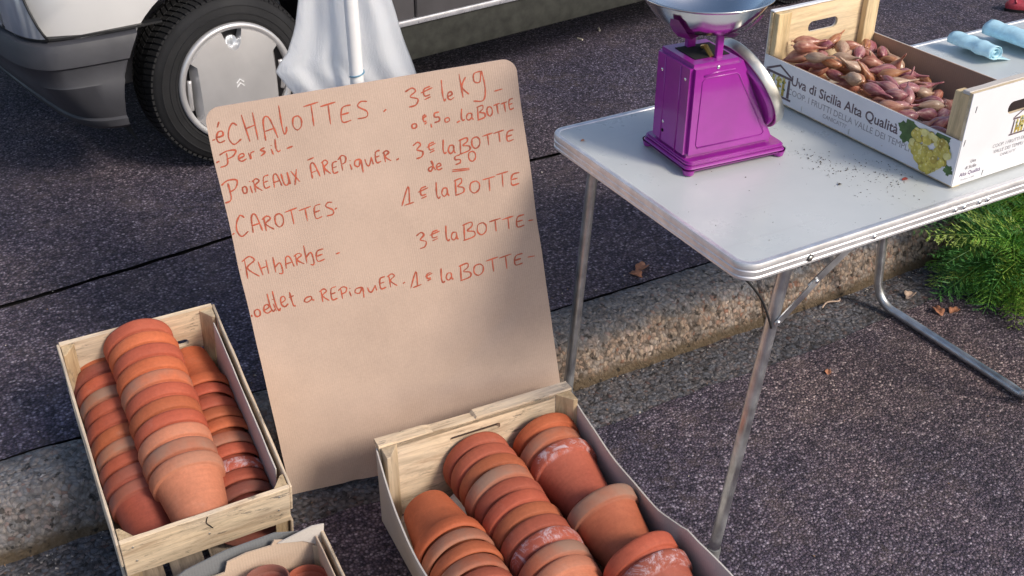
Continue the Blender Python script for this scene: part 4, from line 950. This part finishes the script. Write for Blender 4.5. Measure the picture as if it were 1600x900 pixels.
screw(bx0 - .0002, by0 + .082, .054, (-1, 0, 0), .0036, 'dark_hole')
boxo('top_slot', (.030, .105, .05, .118, bz1 + .0002, bz1 + .0012), M['dark_hole'], sc, .0003)
# dial on the slanting right face
nx_, nz_ = (bz1 - bz0), (bxb - bxt); Ln = math.hypot(nx_, nz_); nv = Vector((nx_ / Ln, 0, nz_ / Ln)); dc = Vector(((bxt + bxb) / 2, (by0 + by1) / 2, (bz0 + bz1) / 2 + .004))
DM = axis_m(dc, nv)
for nm, prof, mt in (('dial_housing', [(0, -.004), (.085, -.004), (.088, 0), (.088, .010), (.0, .010)], 'purple'), ('dial_rim', [(.0885, .008), (.0935, .004), (.0950, .006), (.0955, .022), (.0945, .0245), (.088, .0255), (.082, .024), (.082, .010), (.0885, .010)], 'steel_dull'), ('dial_glass', [(0, .0225), (.083, .0220), (.083, .019), (0, .019)], 'glassdark'), ('dial_face', [(0, .014), (.083, .014), (.083, .011), (0, .011)], 'white_print')):
    b = lathe(prof, 56); o = link(nm, b, M[mt], sc, smooth=True, angle=40); o.matrix_local = DM
    if nm == 'dial_rim':
        b = lathe(prof + [prof[0]], 56); me = o.data; bmesh.ops.recalc_face_normals(b, faces=b.faces); b.to_mesh(me); b.free(); me.polygons.foreach_set('use_smooth', [True] * len(me.polygons))
gl = bpy.data.materials.new('dial_glass'); gl.use_nodes = True; gl.node_tree.nodes['Principled BSDF'].inputs['Transmission Weight'].default_value = 1; gl.node_tree.nodes['Principled BSDF'].inputs['Roughness'].default_value = .03
for o in sc.children:
    if o.name.startswith('dial_glass'): o.data.materials.clear(); o.data.materials.append(gl)
# posts and cradle that carry the bowl
PC = Vector((.066, .085))
link('support_post', xf(bmesh.new() if False else extrude_poly(rrect(-.007, .007, -.004, .004, .002, 3), bz1 - .004, .252), Matrix.Translation((PC.x + .010, by0 + .022, 0))), M['purple'], sc)
link('support_post', xf(extrude_poly(rrect(-.009, .009, -.006, .006, .002, 3), bz1 - .004, .252), Matrix.Translation((PC.x - .005, by1 - .030, 0))), M['purple'], sc)
bm = bmesh.new(); tube(bm, [(PC.x, .050, bz1), (PC.x + .002, .075, bz1 + .012), (PC.x + .012, .100, bz1 + .001)], .0045, 6); link('pivot_block', bm, M['brass'], sc)
def arm(ang):
    d = Vector((math.cos(ang), math.sin(ang), 0)); s = Vector((-d.y, d.x, 0)); z0 = .250; bm = bmesh.new()
    path = [(.0, 0), (.045, -.0005), (.068, .0015), (.086, .016), (.100, .031), (.111, .047)]; wd = [.012, .012, .013, .015, .014, .008]; rows = []
    for (r, z), w_ in zip(path, wd):
        c = Vector((PC.x, PC.y, z0 + z)) + d * r; rows.append([bm.verts.new(c + s * w_), bm.verts.new(c - s * w_)])
    for a, b in zip(rows, rows[1:]): bm.faces.new((a[0], b[0], b[1], a[1]))
    bmesh.ops.solidify(bm, geom=bm.faces[:], thickness=.003); return bm
for a in (-62, 28, 118, 208): link('bowl_arm', arm(R(a)), M['purple'], sc)
bp_ = [(r * .90, .2545 + (z - .2545) * 1.38) for r, z in [(0, .2545), (.050, .2548), (.075, .2600), (.100, .2735), (.118, .2880), (.1275, .2975), (.132, .3005), (.136, .3010), (.1375, .2998), (.1362, .2985), (.132, .2985), (.1285, .2955), (.119, .2860), (.101, .2712), (.076, .2578), (.050, .2530), (0, .2527)]]
b = lathe(bp_, 96); xf(b, Matrix.Translation((PC.x, PC.y, .0018))); link('steel_bowl', b, M['steel'], sc, smooth=True)

# ---------------------------------------------------------------- printed fruit crate on the table
random.seed(41)
W4, L4, HS, HE = .300, .520, .092, .182
C4 = Matrix.Translation((1.566, 1.158, TZ + .0022)) @ Matrix.Rotation(R(1.2), 4, 'Z')
c4 = tag(empty('fruit_crate', mat=C4), 'fruit crate with white printed sides, full of shallots, on the white table', 'crate')
def ztop_side(name, x, th, mat): 
    bm = extrude_poly([(.002, .004), (L4 - .002, .004), (L4 - .002, HS), (.002, HS)], 0, th); xf(bm, Matrix(((0, 0, 1, x), (1, 0, 0, 0), (0, 1, 0, 0), (0, 0, 0, 1)))); bmesh.ops.recalc_face_normals(bm, faces=bm.faces); return link(name, bm, mat, c4)
ztop_side('side_board', 0, .003, M['liner_in']); ztop_side('printed_side', -.0016, .0014, M['white_print']); ztop_side('side_board', W4 - .003, .003, M['liner_in']); ztop_side('printed_side', W4 + .0002, .0014, M['white_print'])
plank('bottom_board', .003, W4 - .003, .006, L4 - .006, .003, .006, M['liner'], c4)
for k in range(2): plank('bottom_rail', .001 + k * (W4 - .022), .021 + k * (W4 - .022), 0, L4, .0002, .0028, M['clean_x'], c4)
slot = (W4 / 2 - .043, W4 / 2 + .043, HE - .062, HE - .038, .0118)
slot_panel('end_panel', 0, W4, .002, HE, .002, .006, slot, M['clean_x'], c4); slot_panel('printed_end', 0, W4, .002, HE, .0005, .0013, slot, M['white_print'], c4)
slot_panel('end_panel', 0, W4, .002, HE, L4 - .008, .006, slot, M['clean_x'], c4); slot_panel('printed_end', 0, W4, .002, HE, L4 - .0018, .0013, slot, M['white_print'], c4)
plank('top_rail', 0, W4, .0085, .024, HE - .006, HE + .001, M['liner'], c4)
plank('top_rail', 0, W4, L4 - .012, L4 + .001, HE + .0003, HE + .004, M['white_print'], c4)
for x in (.0032, W4 - .0032 - .024):
    plank('corner_block', x, x + .024, .0085, .042, .007, HE - .0065, M['clean_z'], c4); plank('corner_block', x - (.0 if x < .1 else .012), x + (.036 if x < .1 else .024), L4 - .024, L4 - .0085, .007, HE - .0005, M['clean_z'], c4)
PS = Matrix(((0, 0, -1, -.0019), (-1, 0, 0, L4), (0, 1, 0, 0), (0, 0, 0, 1)))     # print plane of the long side: x runs from the far end to the near end
PE = Matrix(((1, 0, 0, 0), (0, 0, -1, .0001), (0, 1, 0, 0), (0, 0, 0, 1)))        # print plane of the near end
def printed(name, me_or_bm, mat, P, x, y, sx=1.0):
    if not isinstance(me_or_bm, bmesh.types.BMesh):
        bm = bmesh.new(); bm.from_mesh(me_or_bm); bpy.data.meshes.remove(me_or_bm)
    else: bm = me_or_bm
    xf(bm, P @ Matrix.Translation((x, y, 0)) @ Matrix.Diagonal((sx, 1, 1, 1))); me = bpy.data.meshes.new(name); bm.to_mesh(me); bm.free(); me.materials.clear()
    return link(name, me, mat, c4)
printed('lettering', text_mesh('Uva di Sicilia Alta Qualità', .0285, bold=.0004), M['black_ink'], PS, .088, .052, 1.0)
printed('lettering', text_mesh('COOP. I FRUTTI DELLA VALLE DEI TEMPLI', .0185), M['grey_ink'], PS, .082, .030, .97)
printed('lettering', text_mesh('CANICATTI\'', .0125), M['grey_ink'], PS, .188, .0155, .98)
printed('lettering', text_mesh('COOP. I FRUTTI DELLA', .0105), M['grey_ink'], PE, .090, .058); printed('lettering', text_mesh('VALLE DEI TEMPLI', .0105), M['grey_ink'], PE, .096, .046); printed('lettering', text_mesh('CANICATTI\'', .008), M['grey_ink'], PE, .118, .036)
printed('lettering', text_mesh('Uva', .0095), M['black_ink'], PE, .036, .042); printed('lettering', text_mesh('di Sicilia', .0095), M['black_ink'], PE, .025, .031); printed('lettering', text_mesh('Alta Qualità', .0115), M['violet_ink'], PE, .014, .0185); printed('lettering', text_mesh('Prodotto in Italia', .0055), M['grey_ink'], PE, .020, .009)
def temple(P, x, y, s):
    bm = bmesh.new()
    def q(pts, mi):
        f = bm.faces.new([bm.verts.new((a * s, b * s, 0)) for a, b in pts]); f.material_index = mi
    q([(0, .68), (1, .68), (1, .76), (0, .76)], 0); q([(-.04, .77), (.5, 1.06), (.5, .99), (.10, .77)], 0); q([(.5, 1.06), (1.04, .77), (.90, .77), (.5, .99)], 0)
    for k in range(5): q([(.05 + .2 * k, .08), (.15 + .2 * k, .08), (.14 + .2 * k, .67), (.06 + .2 * k, .67)], 0 if k in (0, 4) else 1)
    q([(-.03, 0), (1.03, 0), (1.03, .07), (-.03, .07)], 0)
    for k in range(26):
        a, r = random.uniform(.25, .75), random.uniform(.1, .75); n = 8; f = bm.faces.new([bm.verts.new(((a + .045 * math.cos(6.283 * j / n)) * s, (r + .045 * math.sin(6.283 * j / n)) * s, .0001 + .00003 * k)) for j in range(n)]); f.material_index = random.choice((2, 2, 3, 1))
    me = bpy.data.meshes.new('temple_emblem'); xf(bm, P @ Matrix.Translation((x, y, 0))); bm.to_mesh(me); bm.free()
    o = link('temple_emblem', me, [M['black_ink'], M['grape3'], M['grape2'], M['leafprint']], c4); return o
temple(PS @ Matrix.Translation((.012, .014, 0)) @ Matrix.Diagonal((1.2, 1, 1, 1)), 0, 0, .066); temple(PE, .130, .074, .046)
def leafshape(cx, cy, r, rot, z, bm, mi):
    pts = []
    for k in range(40):
        a = 2 * math.pi * k / 40; rr = r * (.62 + .30 * abs(math.cos(2.5 * a)) + .08 * math.sin(13 * a)); pts.append((cx + rr * math.cos(a + rot), cy + rr * math.sin(a + rot)))
    c = bm.verts.new((cx, cy, z)); vs = [bm.verts.new((x, max(.006, min(.090, y)), z)) for x, y in pts]
    for k in range(40): f = bm.faces.new((c, vs[k], vs[(k + 1) % 40])); f.material_index = mi
bm = bmesh.new(); leafshape(.405, .068, .030, .4, 0, bm, 0); leafshape(.478, .078, .024, 2.0, .00003, bm, 0); leafshape(.505, .030, .012, 1.0, .00003, bm, 0)
for k in range(150):
    t = random.random(); cy = .082 - .074 * t; wdt = .046 * (1 - .75 * abs(t - .35) ** 1.2) * (1 if t < .55 else 1.9 - 1.6 * t); cx = .455 + random.uniform(-1, 1) * max(.006, wdt); r = random.uniform(.0055, .0078); n = 10; z = .0003 + .000012 * k; cy = max(.012, min(.084, cy))
    f = bm.faces.new([bm.verts.new((min(.516, cx + r * math.cos(6.283 * j / n)), cy + r * math.sin(6.283 * j / n), z)) for j in range(n)]); f.material_index = random.choice((1, 1, 2, 1, 3))
    f = bm.faces.new([bm.verts.new((min(.516, cx - r * .25 + r * .3 * math.cos(6.283 * j / 6)), cy + r * .3 + r * .3 * math.sin(6.283 * j / 6), z + .000006)) for j in range(6)]); f.material_index = 2
me = bpy.data.meshes.new('grape_picture'); xf(bm, PS); bm.to_mesh(me); bm.free(); link('grape_picture', me, [M['leafprint'], M['grape'], M['grape2'], M['grape3']], c4)
for x, y, P in ((.128, .012, PS), (.262, .012, PS), (.016, .150, PE), (.006, .088, PE), (.078, .012, PE), (.26, .02, PE)):
    bm = bmesh.new(); tube(bm, [(x, y - .006, 0), (x + .0008, y + .006, .0004)], .0006, 6); xf(bm, P); link('staple', bm, M['steel_dull'], c4)

# shallots: bulbs with a twisted neck, settled one by one into a heap
def shallot_bm(seed):
    rs = random.Random(seed); L = rs.uniform(.058, .074); w_ = rs.uniform(.0125, .0160); nk = rs.uniform(.0, .30); cv = rs.uniform(-.010, .010); prof = []
    seg, n = 18, 16; bm = bmesh.new(); rings = []
    for i in range(n + 1):
        t = i / n
        body = math.sin(math.pi * min(1, t / .84) ** .78) ** .85 if t < .84 * .999 else 0
        neck = .27 * (1 - .45 * max(0, (t - .55) / .45)); r = w_ * max(body, neck if t > .5 else 0, .10 if t > 0 else .10)
        if t > .97: r *= .6
        x = cv * max(0, t - .45) ** 1.6 * 3; z = -L * .42 + L * (t if t < .7 else .7 + (t - .7) * (1 + nk * 1.4)); ring = []
        for k in range(seg):
            a = 2 * math.pi * k / seg + t * .6; rr = r * (1 + .05 * math.sin(a * 3 + seed) + .035 * math.sin(a * 7 + t * 3)); ring.append(bm.verts.new((x + rr * math.cos(a), rr * math.sin(a) * .86, z)))
        rings.append(ring)
    for a, b in zip(rings, rings[1:]):
        for k in range(seg): bm.faces.new((a[k], a[(k + 1) % seg], b[(k + 1) % seg], b[k]))
    bm.faces.new(rings[0][::-1]); bm.faces.new(rings[-1])
    for s in range(9):   # root tuft
        d = Vector((rs.uniform(-1, 1), rs.uniform(-1, 1), -1.2)).normalized(); p = Vector((0, 0, -L * .42)); tube(bm, [p, p + d * .005], [.0009, .0003], 4)
    return bm
SHV = []
for i in range(10):
    for m in range(4):
        me = bpy.data.meshes.new('shallot'); b = shallot_bm(i * 5 + 2); bmesh.ops.recalc_face_normals(b, faces=b.faces); b.to_mesh(me); b.free(); me.materials.append(SHM[m]); me.polygons.foreach_set('use_smooth', [True] * len(me.polygons)); SHV.append(me)
rs = random.Random(5); cell = .004; NX, NY = int(W4 / cell) + 1, int(L4 / cell) + 1; hm = [[.006] * NY for _ in range(NX)]
def heap(x, y):      # how high the pile may reach: tall at the far left, thin at the near right
    t = y / L4; u = x / W4; return .036 + .098 * max(0, t - .02) ** .75 * (1 - .50 * u ** 1.5) + .022 * (1 - u) - (.085 * max(0, u - .45) / .55 * max(0, 1 - t * 1.35))
SC = ['copper brown', 'rose brown', 'violet', 'dusty tan']; placed = []
for k in range(2600):
    x = rs.uniform(.022, W4 - .022); y = rs.uniform(.060, L4 - .032); yaw = rs.uniform(0, 6.283); hx, hy = math.cos(yaw), math.sin(yaw); r = .0140; cells = []; rest = 0
    for s in range(-4, 6):
        cx, cy = x + hx * s * .0064, y + hy * s * .0064; rr = r * (1 - .12 * abs(s)) if s < 2 else .0055
        if not (.008 < cx < W4 - .008 and .046 < cy < L4 - .028): rest = 9; break
        for i in range(int((cx - rr) / cell), int((cx + rr) / cell) + 2):
            for j in range(int((cy - rr) / cell), int((cy + rr) / cell) + 2):
                if 0 <= i < NX and 0 <= j < NY:
                    d2 = (i * cell - cx) ** 2 + (j * cell - cy) ** 2
                    if d2 < rr * rr: q = math.sqrt(rr * rr - d2); cells.append((i, j, q)); rest = max(rest, hm[i][j] + q * .62)
    if rest > 1 or rest + r > heap(x, y): continue
    for i, j, q in cells: hm[i][j] = max(hm[i][j], rest + q * .80)
    placed.append((x, y, rest, yaw))
vis = [p for p in placed if p[2] + .0145 >= hm[int(p[0] / cell)][int(p[1] / cell)] - .004]
for n_, (x, y, z, yaw) in enumerate(placed):
    k = rs.randrange(4) if y > .3 else rs.choice((1, 2, 2, 3)); me = SHV[rs.randrange(10) * 4 + k]; o = bpy.data.objects.new('shallot', me); COL.objects.link(o)
    tilt = rs.uniform(-.35, .45) if z > .03 else rs.uniform(-.1, .1)
    if rs.random() < .10 and y > .25: tilt = rs.uniform(.8, 1.2)
    o.matrix_world = C4 @ Matrix.Translation((x, y, z)) @ Matrix.Rotation(yaw, 4, 'Z') @ Matrix.Rotation(R(90) - tilt, 4, 'Y') @ Matrix.Rotation(rs.uniform(0, 6.28), 4, 'Z')
    e = 'far end' if y > .36 else ('near end' if y < .18 else 'middle'); s_ = 'by lettered side' if x < .10 else ('by back side' if x > .20 else 'in the centre')
    vd = (math.degrees(yaw) + 58) % 360; dr = 'right' if vd < 45 or vd > 315 else ('away' if vd < 135 else ('left' if vd < 225 else 'nearer')); lay = 'upper' if hm[int(x / cell)][int(y / cell)] < z + .022 else 'buried'; tag(o, f'{SC[k]} {lay} shallot, neck pointing {dr}, {e} of heap {s_}', 'shallot', f'{SC[k]} shallots in the fruit crate, {e} {s_}')
# loose bits of skin on the table and a sprinkle of soil
bm = bmesh.new()
for k in range(330):
    q = rs.random()
    if q < .6: x, y = 1.50 + rs.gauss(0, .05), 1.27 + rs.gauss(0, .05)
    elif q < .8: x, y = rs.uniform(1.08, 1.56), rs.uniform(1.14, 1.72)
    else: x, y = 1.44 + rs.gauss(0, .02), 1.36 + rs.gauss(0, .05)
    if not (1.075 < x < 1.545 and 1.13 < y < 1.73): continue
    s = rs.uniform(.0005, .0019) * (1 if q < .9 else 1.5); c = Vector((x, y, TZ - .0012 + s * .45)); bmesh.ops.convex_hull(bm, input=[bm.verts.new(c + Vector((rs.uniform(-1, 1), rs.uniform(-1, 1), rs.uniform(-.5, .5))).normalized() * s) for _ in range(5)])
tag(link('soil_crumbs', bm, M['soil']), 'dark crumbs of dry soil scattered on the white table top', 'soil', kind='stuff')
def flake(loc, s, mat, label, name='shallot_skin', cat='shallot skin', curl=.35, yaw=0, lobed=False, group=None):
    bm = bmesh.new(); n = 28; rings = []; c = bm.verts.new((0, 0, .3 * s * curl))
    for f in (.5, 1.0):
        ring = []
        for k in range(n):
            a = 2 * math.pi * k / n; rr = s * f * (1 + (.35 * abs(math.sin(2.5 * a)) if lobed else 0) + .12 * math.sin(3 * a + s * 900)); x, y = rr * math.cos(a), rr * .62 * math.sin(a)
            ring.append(bm.verts.new((x, y, s * curl * (abs(y / s) ** 1.5 * 1.6 + .25 * noise.noise(Vector((x * 60, y * 60, s * 500))) + .25))))
        rings.append(ring)
    for k in range(n): bm.faces.new((c, rings[0][k], rings[0][(k + 1) % n])); bm.faces.new((rings[0][k], rings[1][k], rings[1][(k + 1) % n], rings[0][(k + 1) % n]))
    bmesh.ops.recalc_face_normals(bm, faces=bm.faces); bmesh.ops.solidify(bm, geom=bm.faces[:], thickness=.0006)
    o = link(name, bm, mat, smooth=True); o.location = loc; o.rotation_euler = (0, 0, yaw); return tag(o, label, cat, group)
flake((1.522, 1.228, TZ + .0002), .0065, M['skin_flake'], 'small red flake of shallot skin on the table before the fruit crate')
flake((1.402, 1.272, TZ + .0002), .0040, M['soil'], 'dark crumb of soil on the table between the scale and crate', 'soil_crumb', 'soil')
flake((1.092, 1.665, TZ + .0002), .0045, M['leaf'], 'tiny brown flake on the far left corner of the table', 'leaf_flake', 'leaf')

# ---------------------------------------------------------------- rolls of blue film on the table
def roll(M4, L, Rr, name, label, turns=2.6, seed=0):
    bm = bmesh.new(); n = 84; m = 16; g = []
    for i in range(n + 1):
        t = i / n; a = -t * turns * 2 * math.pi - .7; r = Rr * (1 - .78 * t); 
        if t < .13: 
            q = (.13 - t) / .13; r = Rr * (1 - .78 * .0) ; a = -.13 * turns * 2 * math.pi - .7; px, pz = Rr * math.cos(a) + q * Rr * 3.2, Rr * math.sin(a) * (1 - q) - q * Rr * .97
        else: px, pz = r * math.cos(a) * 1.12, r * math.sin(a) * .9
        row = []
        for j in range(m + 1):
            u = j / m; w = 1 + .22 * noise.noise(Vector((t * 9, u * 5, seed))) ; row.append(bm.verts.new((px * w, (u - .5) * L + .003 * noise.noise(Vector((t * 14, seed, 2))), max(-Rr * .98, pz * w) + Rr)))
        g.append(row)
    for a, b in zip(g, g[1:]):
        for k in range(m): bm.faces.new((a[k], a[k + 1], b[k + 1], b[k]))
    bmesh.ops.recalc_face_normals(bm, faces=bm.faces); bmesh.ops.solidify(bm, geom=bm.faces[:], thickness=.0009); o = link(name, bm, M['bluepl'], smooth=True); o.matrix_world = M4; return tag(o, label, 'bag roll')
roll(Matrix.Translation((2.150, 1.618, TZ + .002)) @ Matrix.Rotation(R(-2), 4, 'Z'), .125, .0235, 'bag_roll', 'pale blue roll of plastic bags nearest the fruit crate on the table', seed=1)
roll(Matrix.Translation((2.272, 1.600, TZ + .002)) @ Matrix.Rotation(R(3), 4, 'Z'), .160, .0275, 'bag_roll', 'larger pale blue roll of plastic bags at the right edge on the table', seed=6)

# ---------------------------------------------------------------- bunch of feathery carrot tops on the ground
random.seed(51); rs = random.Random(9)
def frond_bm(seed):
    r2 = random.Random(seed); bm = bmesh.new(); L = r2.uniform(.20, .30); n = 22; sag = r2.uniform(.10, .20); pts = [Vector((L * i / n, .012 * math.sin(i * .3 + seed), sag * (i / n) * .5 - sag * 1.5 * (i / n) ** 2.1)) for i in range(n + 1)]
    tube(bm, pts, [.0017 * (1 - .7 * i / n) for i in range(n + 1)], 5)
    def leaflet(p, d, up, l, w_):
        s = d.cross(up).normalized() * w_; q = p + d * l; a, b, c_, e = bm.verts.new(p), bm.verts.new(p + d * l * .5 + s), bm.verts.new(q), bm.verts.new(p + d * l * .5 - s); bm.faces.new((a, b, c_, e))
    for i in range(6, n + 1):
        p = pts[i]; tang = (pts[min(i + 1, n)] - pts[i - 1]).normalized(); env = .055 * math.sin(math.pi * min(1, (i - 4) / (n - 3.0)) ** .8) + .010
        for sd in (-1, 1):
            side = tang.cross(Vector((0, 0, 1))).normalized() * sd; d = (side + tang * .75 + Vector((0, 0, r2.uniform(-.25, .35)))).normalized(); m = 7
            for j in range(1, m + 1):
                q = p + d * env * j / m + Vector((0, 0, -.10 * env * (j / m) ** 2))
                for s2 in (-1, 1):
                    dd = (d * .8 + d.cross(Vector((0, 0, 1))) * s2 * .7 + Vector((0, 0, r2.uniform(-.4, .4)))).normalized(); up = Vector((r2.uniform(-1, 1), r2.uniform(-1, 1), 1)).normalized()
                    leaflet(q, dd, up, env * .30 * (1.15 - .6 * j / m) + .003, .0013)
            leaflet(p, d, Vector((0, 0, 1)), env * 1.05, .0009)
    return bm
FR = []
for i in range(6):
    for m in range(3):
        me = bpy.data.meshes.new('frond'); b = frond_bm(i * 3 + 1); b.to_mesh(me); b.free(); me.materials.append(GRM[m]); FR.append(me)
def bunch(loc, n, spread, label, aim, ln=1.0):
    t = tag(empty('carrot_bunch', loc), label, 'greens', 'bunches of carrot tops under the table')
    for k in range(n):
        o = bpy.data.objects.new('frond', FR[rs.randrange(6) * 3 + rs.choice((0, 0, 1, 1, 2))]); COL.objects.link(o); o.parent = t
        a = aim + rs.gauss(0, spread); el = rs.uniform(-.05, .95); s = rs.uniform(.8, 1.15) * ln
        o.matrix_local = Matrix.Translation((rs.uniform(-.04, .04), rs.uniform(-.05, .05), rs.uniform(.02, .09))) @ Matrix.Rotation(a, 4, 'Z') @ Matrix.Rotation(-el, 4, 'Y') @ Matrix.Rotation(rs.uniform(-.6, .6), 4, 'X') @ Matrix.Scale(s, 4)
    for k in range(7):
        bm = bmesh.new(); x, y = rs.uniform(-.02, .02), rs.uniform(-.03, .03); d = Vector((-math.cos(aim), -math.sin(aim), -.1)); tube(bm, [Vector((x, y, .045)), Vector((x, y, .045)) + d * .06, Vector((x, y, .018)) + d * .16], [.009, .010, .002], 10); link('carrot_root', bm, plain('carrot_skin', (.50, .17, .03), .5), t, smooth=True)
    return t
bunch((2.53, 1.575, .0), 80, .9, 'leafy green carrot bunch on the ground by the kerb, nearest the table leg', R(195))
bunch((2.74, 1.70, .05), 60, .9, 'leafy green carrot bunch against the kerb at the right edge', R(170))
bunch((2.80, 1.46, .0), 55, .8, 'leafy green carrot bunch lying on the road farthest right', R(215), .9)

# ---------------------------------------------------------------- litter
def leaf(x, y, z, s, mat, yaw, label): flake((x, y, z), s, M[mat], label, 'dry_leaf', 'leaf', .5, yaw, True, 'dry leaves on the ground')
leaf(1.494, 1.972, .1185, .020, 'leaf', .4, 'curled reddish dry leaf on the pavement behind the kerb'); leaf(1.462, 1.952, .1185, .015, 'leaf', 2.0, 'smaller reddish dry leaf next to the curled one behind the kerb')
leaf(2.172, 1.655, -.002, .017, 'leaf_pale', .3, 'pale dry leaf in the gutter near the carrot tops'); leaf(2.175, 1.560, .001, .017, 'leaf', 1.2, 'reddish dry leaf on the road left of the carrot tops'); leaf(2.215, 1.540, .001, .015, 'leaf', .1, 'flat brown dry leaf on the road under the carrot tops')
leaf(1.73, 1.50, .001, .009, 'leaf', .7, 'tiny rust coloured leaf fragment on the road under the table')
bm = bmesh.new(); tube(bm, smooth_path([(1.915, 1.722, .004), (1.94, 1.730, .010), (1.975, 1.724, .006), (1.99, 1.734, .003)], 5), [.0022] * 16, 6); tag(link('twig', bm, M['leaf_pale'], smooth=True), 'short pale twig lying at the foot of the kerb', 'twig')
def butt(x, y, z, yaw, label):
    bm = bmesh.new(); tube(bm, [(-.013, 0, .004), (0, 0, .0042), (.013, 0, .004)], .0038, 12); o = link('cigarette_butt', bm, M['butt'], smooth=True, angle=50); o.location = (x, y, z); o.rotation_euler = (0, 0, yaw); tag(o, label, 'cigarette butt')
butt(2.29, 3.54, .121, 1.9, 'cigarette butt on the pavement beside the car sill, left one'); butt(2.42, 3.60, .121, 1.2, 'cigarette butt on the pavement beside the car sill, right one')
# toe of a red shoe at the right edge
def shoe():
    t = tag(empty('red_shoe', (4.19, 2.90, .121), (0, 0, R(150))), 'glossy red shoe standing on the far pavement at the upper right edge', 'shoe')
    def lastf(z, g): 
        out = []
        for k in range(40):
            a = 2 * math.pi * k / 40; c, s = math.cos(a), math.sin(a); L = .135; w_ = .046 - .012 * max(0, -c) * .6 - .008 * math.exp(-((c + .1) / .3) ** 2); out.append(((L + g) * c, (w_ + g) * s, z))
        return out
    for nm, lv, mt in (('sole', [(0, -.002), (.012, 0)], 'black'), ('upper', [(.0125, -.003), (.028, 0), (.040, -.006), (.048, -.016), (.050, -.022)], 'redpl')):
        bm = bmesh.new(); R_ = [[bm.verts.new(p) for p in lastf(z, g)] for z, g in lv]
        for a, b in zip(R_, R_[1:]):
            for k in range(40): bm.faces.new((a[k], a[(k + 1) % 40], b[(k + 1) % 40], b[k]))
        if nm == 'sole': bm.faces.new(R_[0][::-1]); bm.faces.new(R_[-1])
        else:
            for k in range(40):
                c = R_[-1][k].co
            top = [bm.verts.new((v.co.x * .9 - .0, v.co.y * .75, .050 + (.010 if v.co.x > .02 else .020))) for v in R_[-1]]
            for k in range(40): bm.faces.new((R_[-1][k], R_[-1][(k + 1) % 40], top[(k + 1) % 40], top[k]))
            half = [v for v in top if v.co.x > .02]; bm.faces.new(sorted(half, key=lambda v: math.atan2(v.co.y, v.co.x)))
        link(nm, bm, M[mt], t, smooth=True, angle=50)
    bm = bmesh.new(); tube(bm, [(.10, -.03, .040), (.10, 0, .058), (.10, .03, .040)], .004, 8); link('strap', bm, M['redpl'], t, smooth=True)
shoe()

# shallots that would share a label are told apart by their order from the near end of the crate
_by = {}
for o in list(COL.objects):
    if o.get('category') == 'shallot': _by.setdefault(o['label'], []).append(o)
for lb, lst in _by.items():
    lst.sort(key=lambda o: o.matrix_world.translation.y)
    names = {2: ('nearest', 'farthest'), 3: ('nearest', 'middle', 'farthest'), 4: ('nearest', 'second', 'third', 'farthest')}.get(len(lst))
    if names:
        for o, nm in zip(lst, names): o['label'] = lb + ', ' + nm
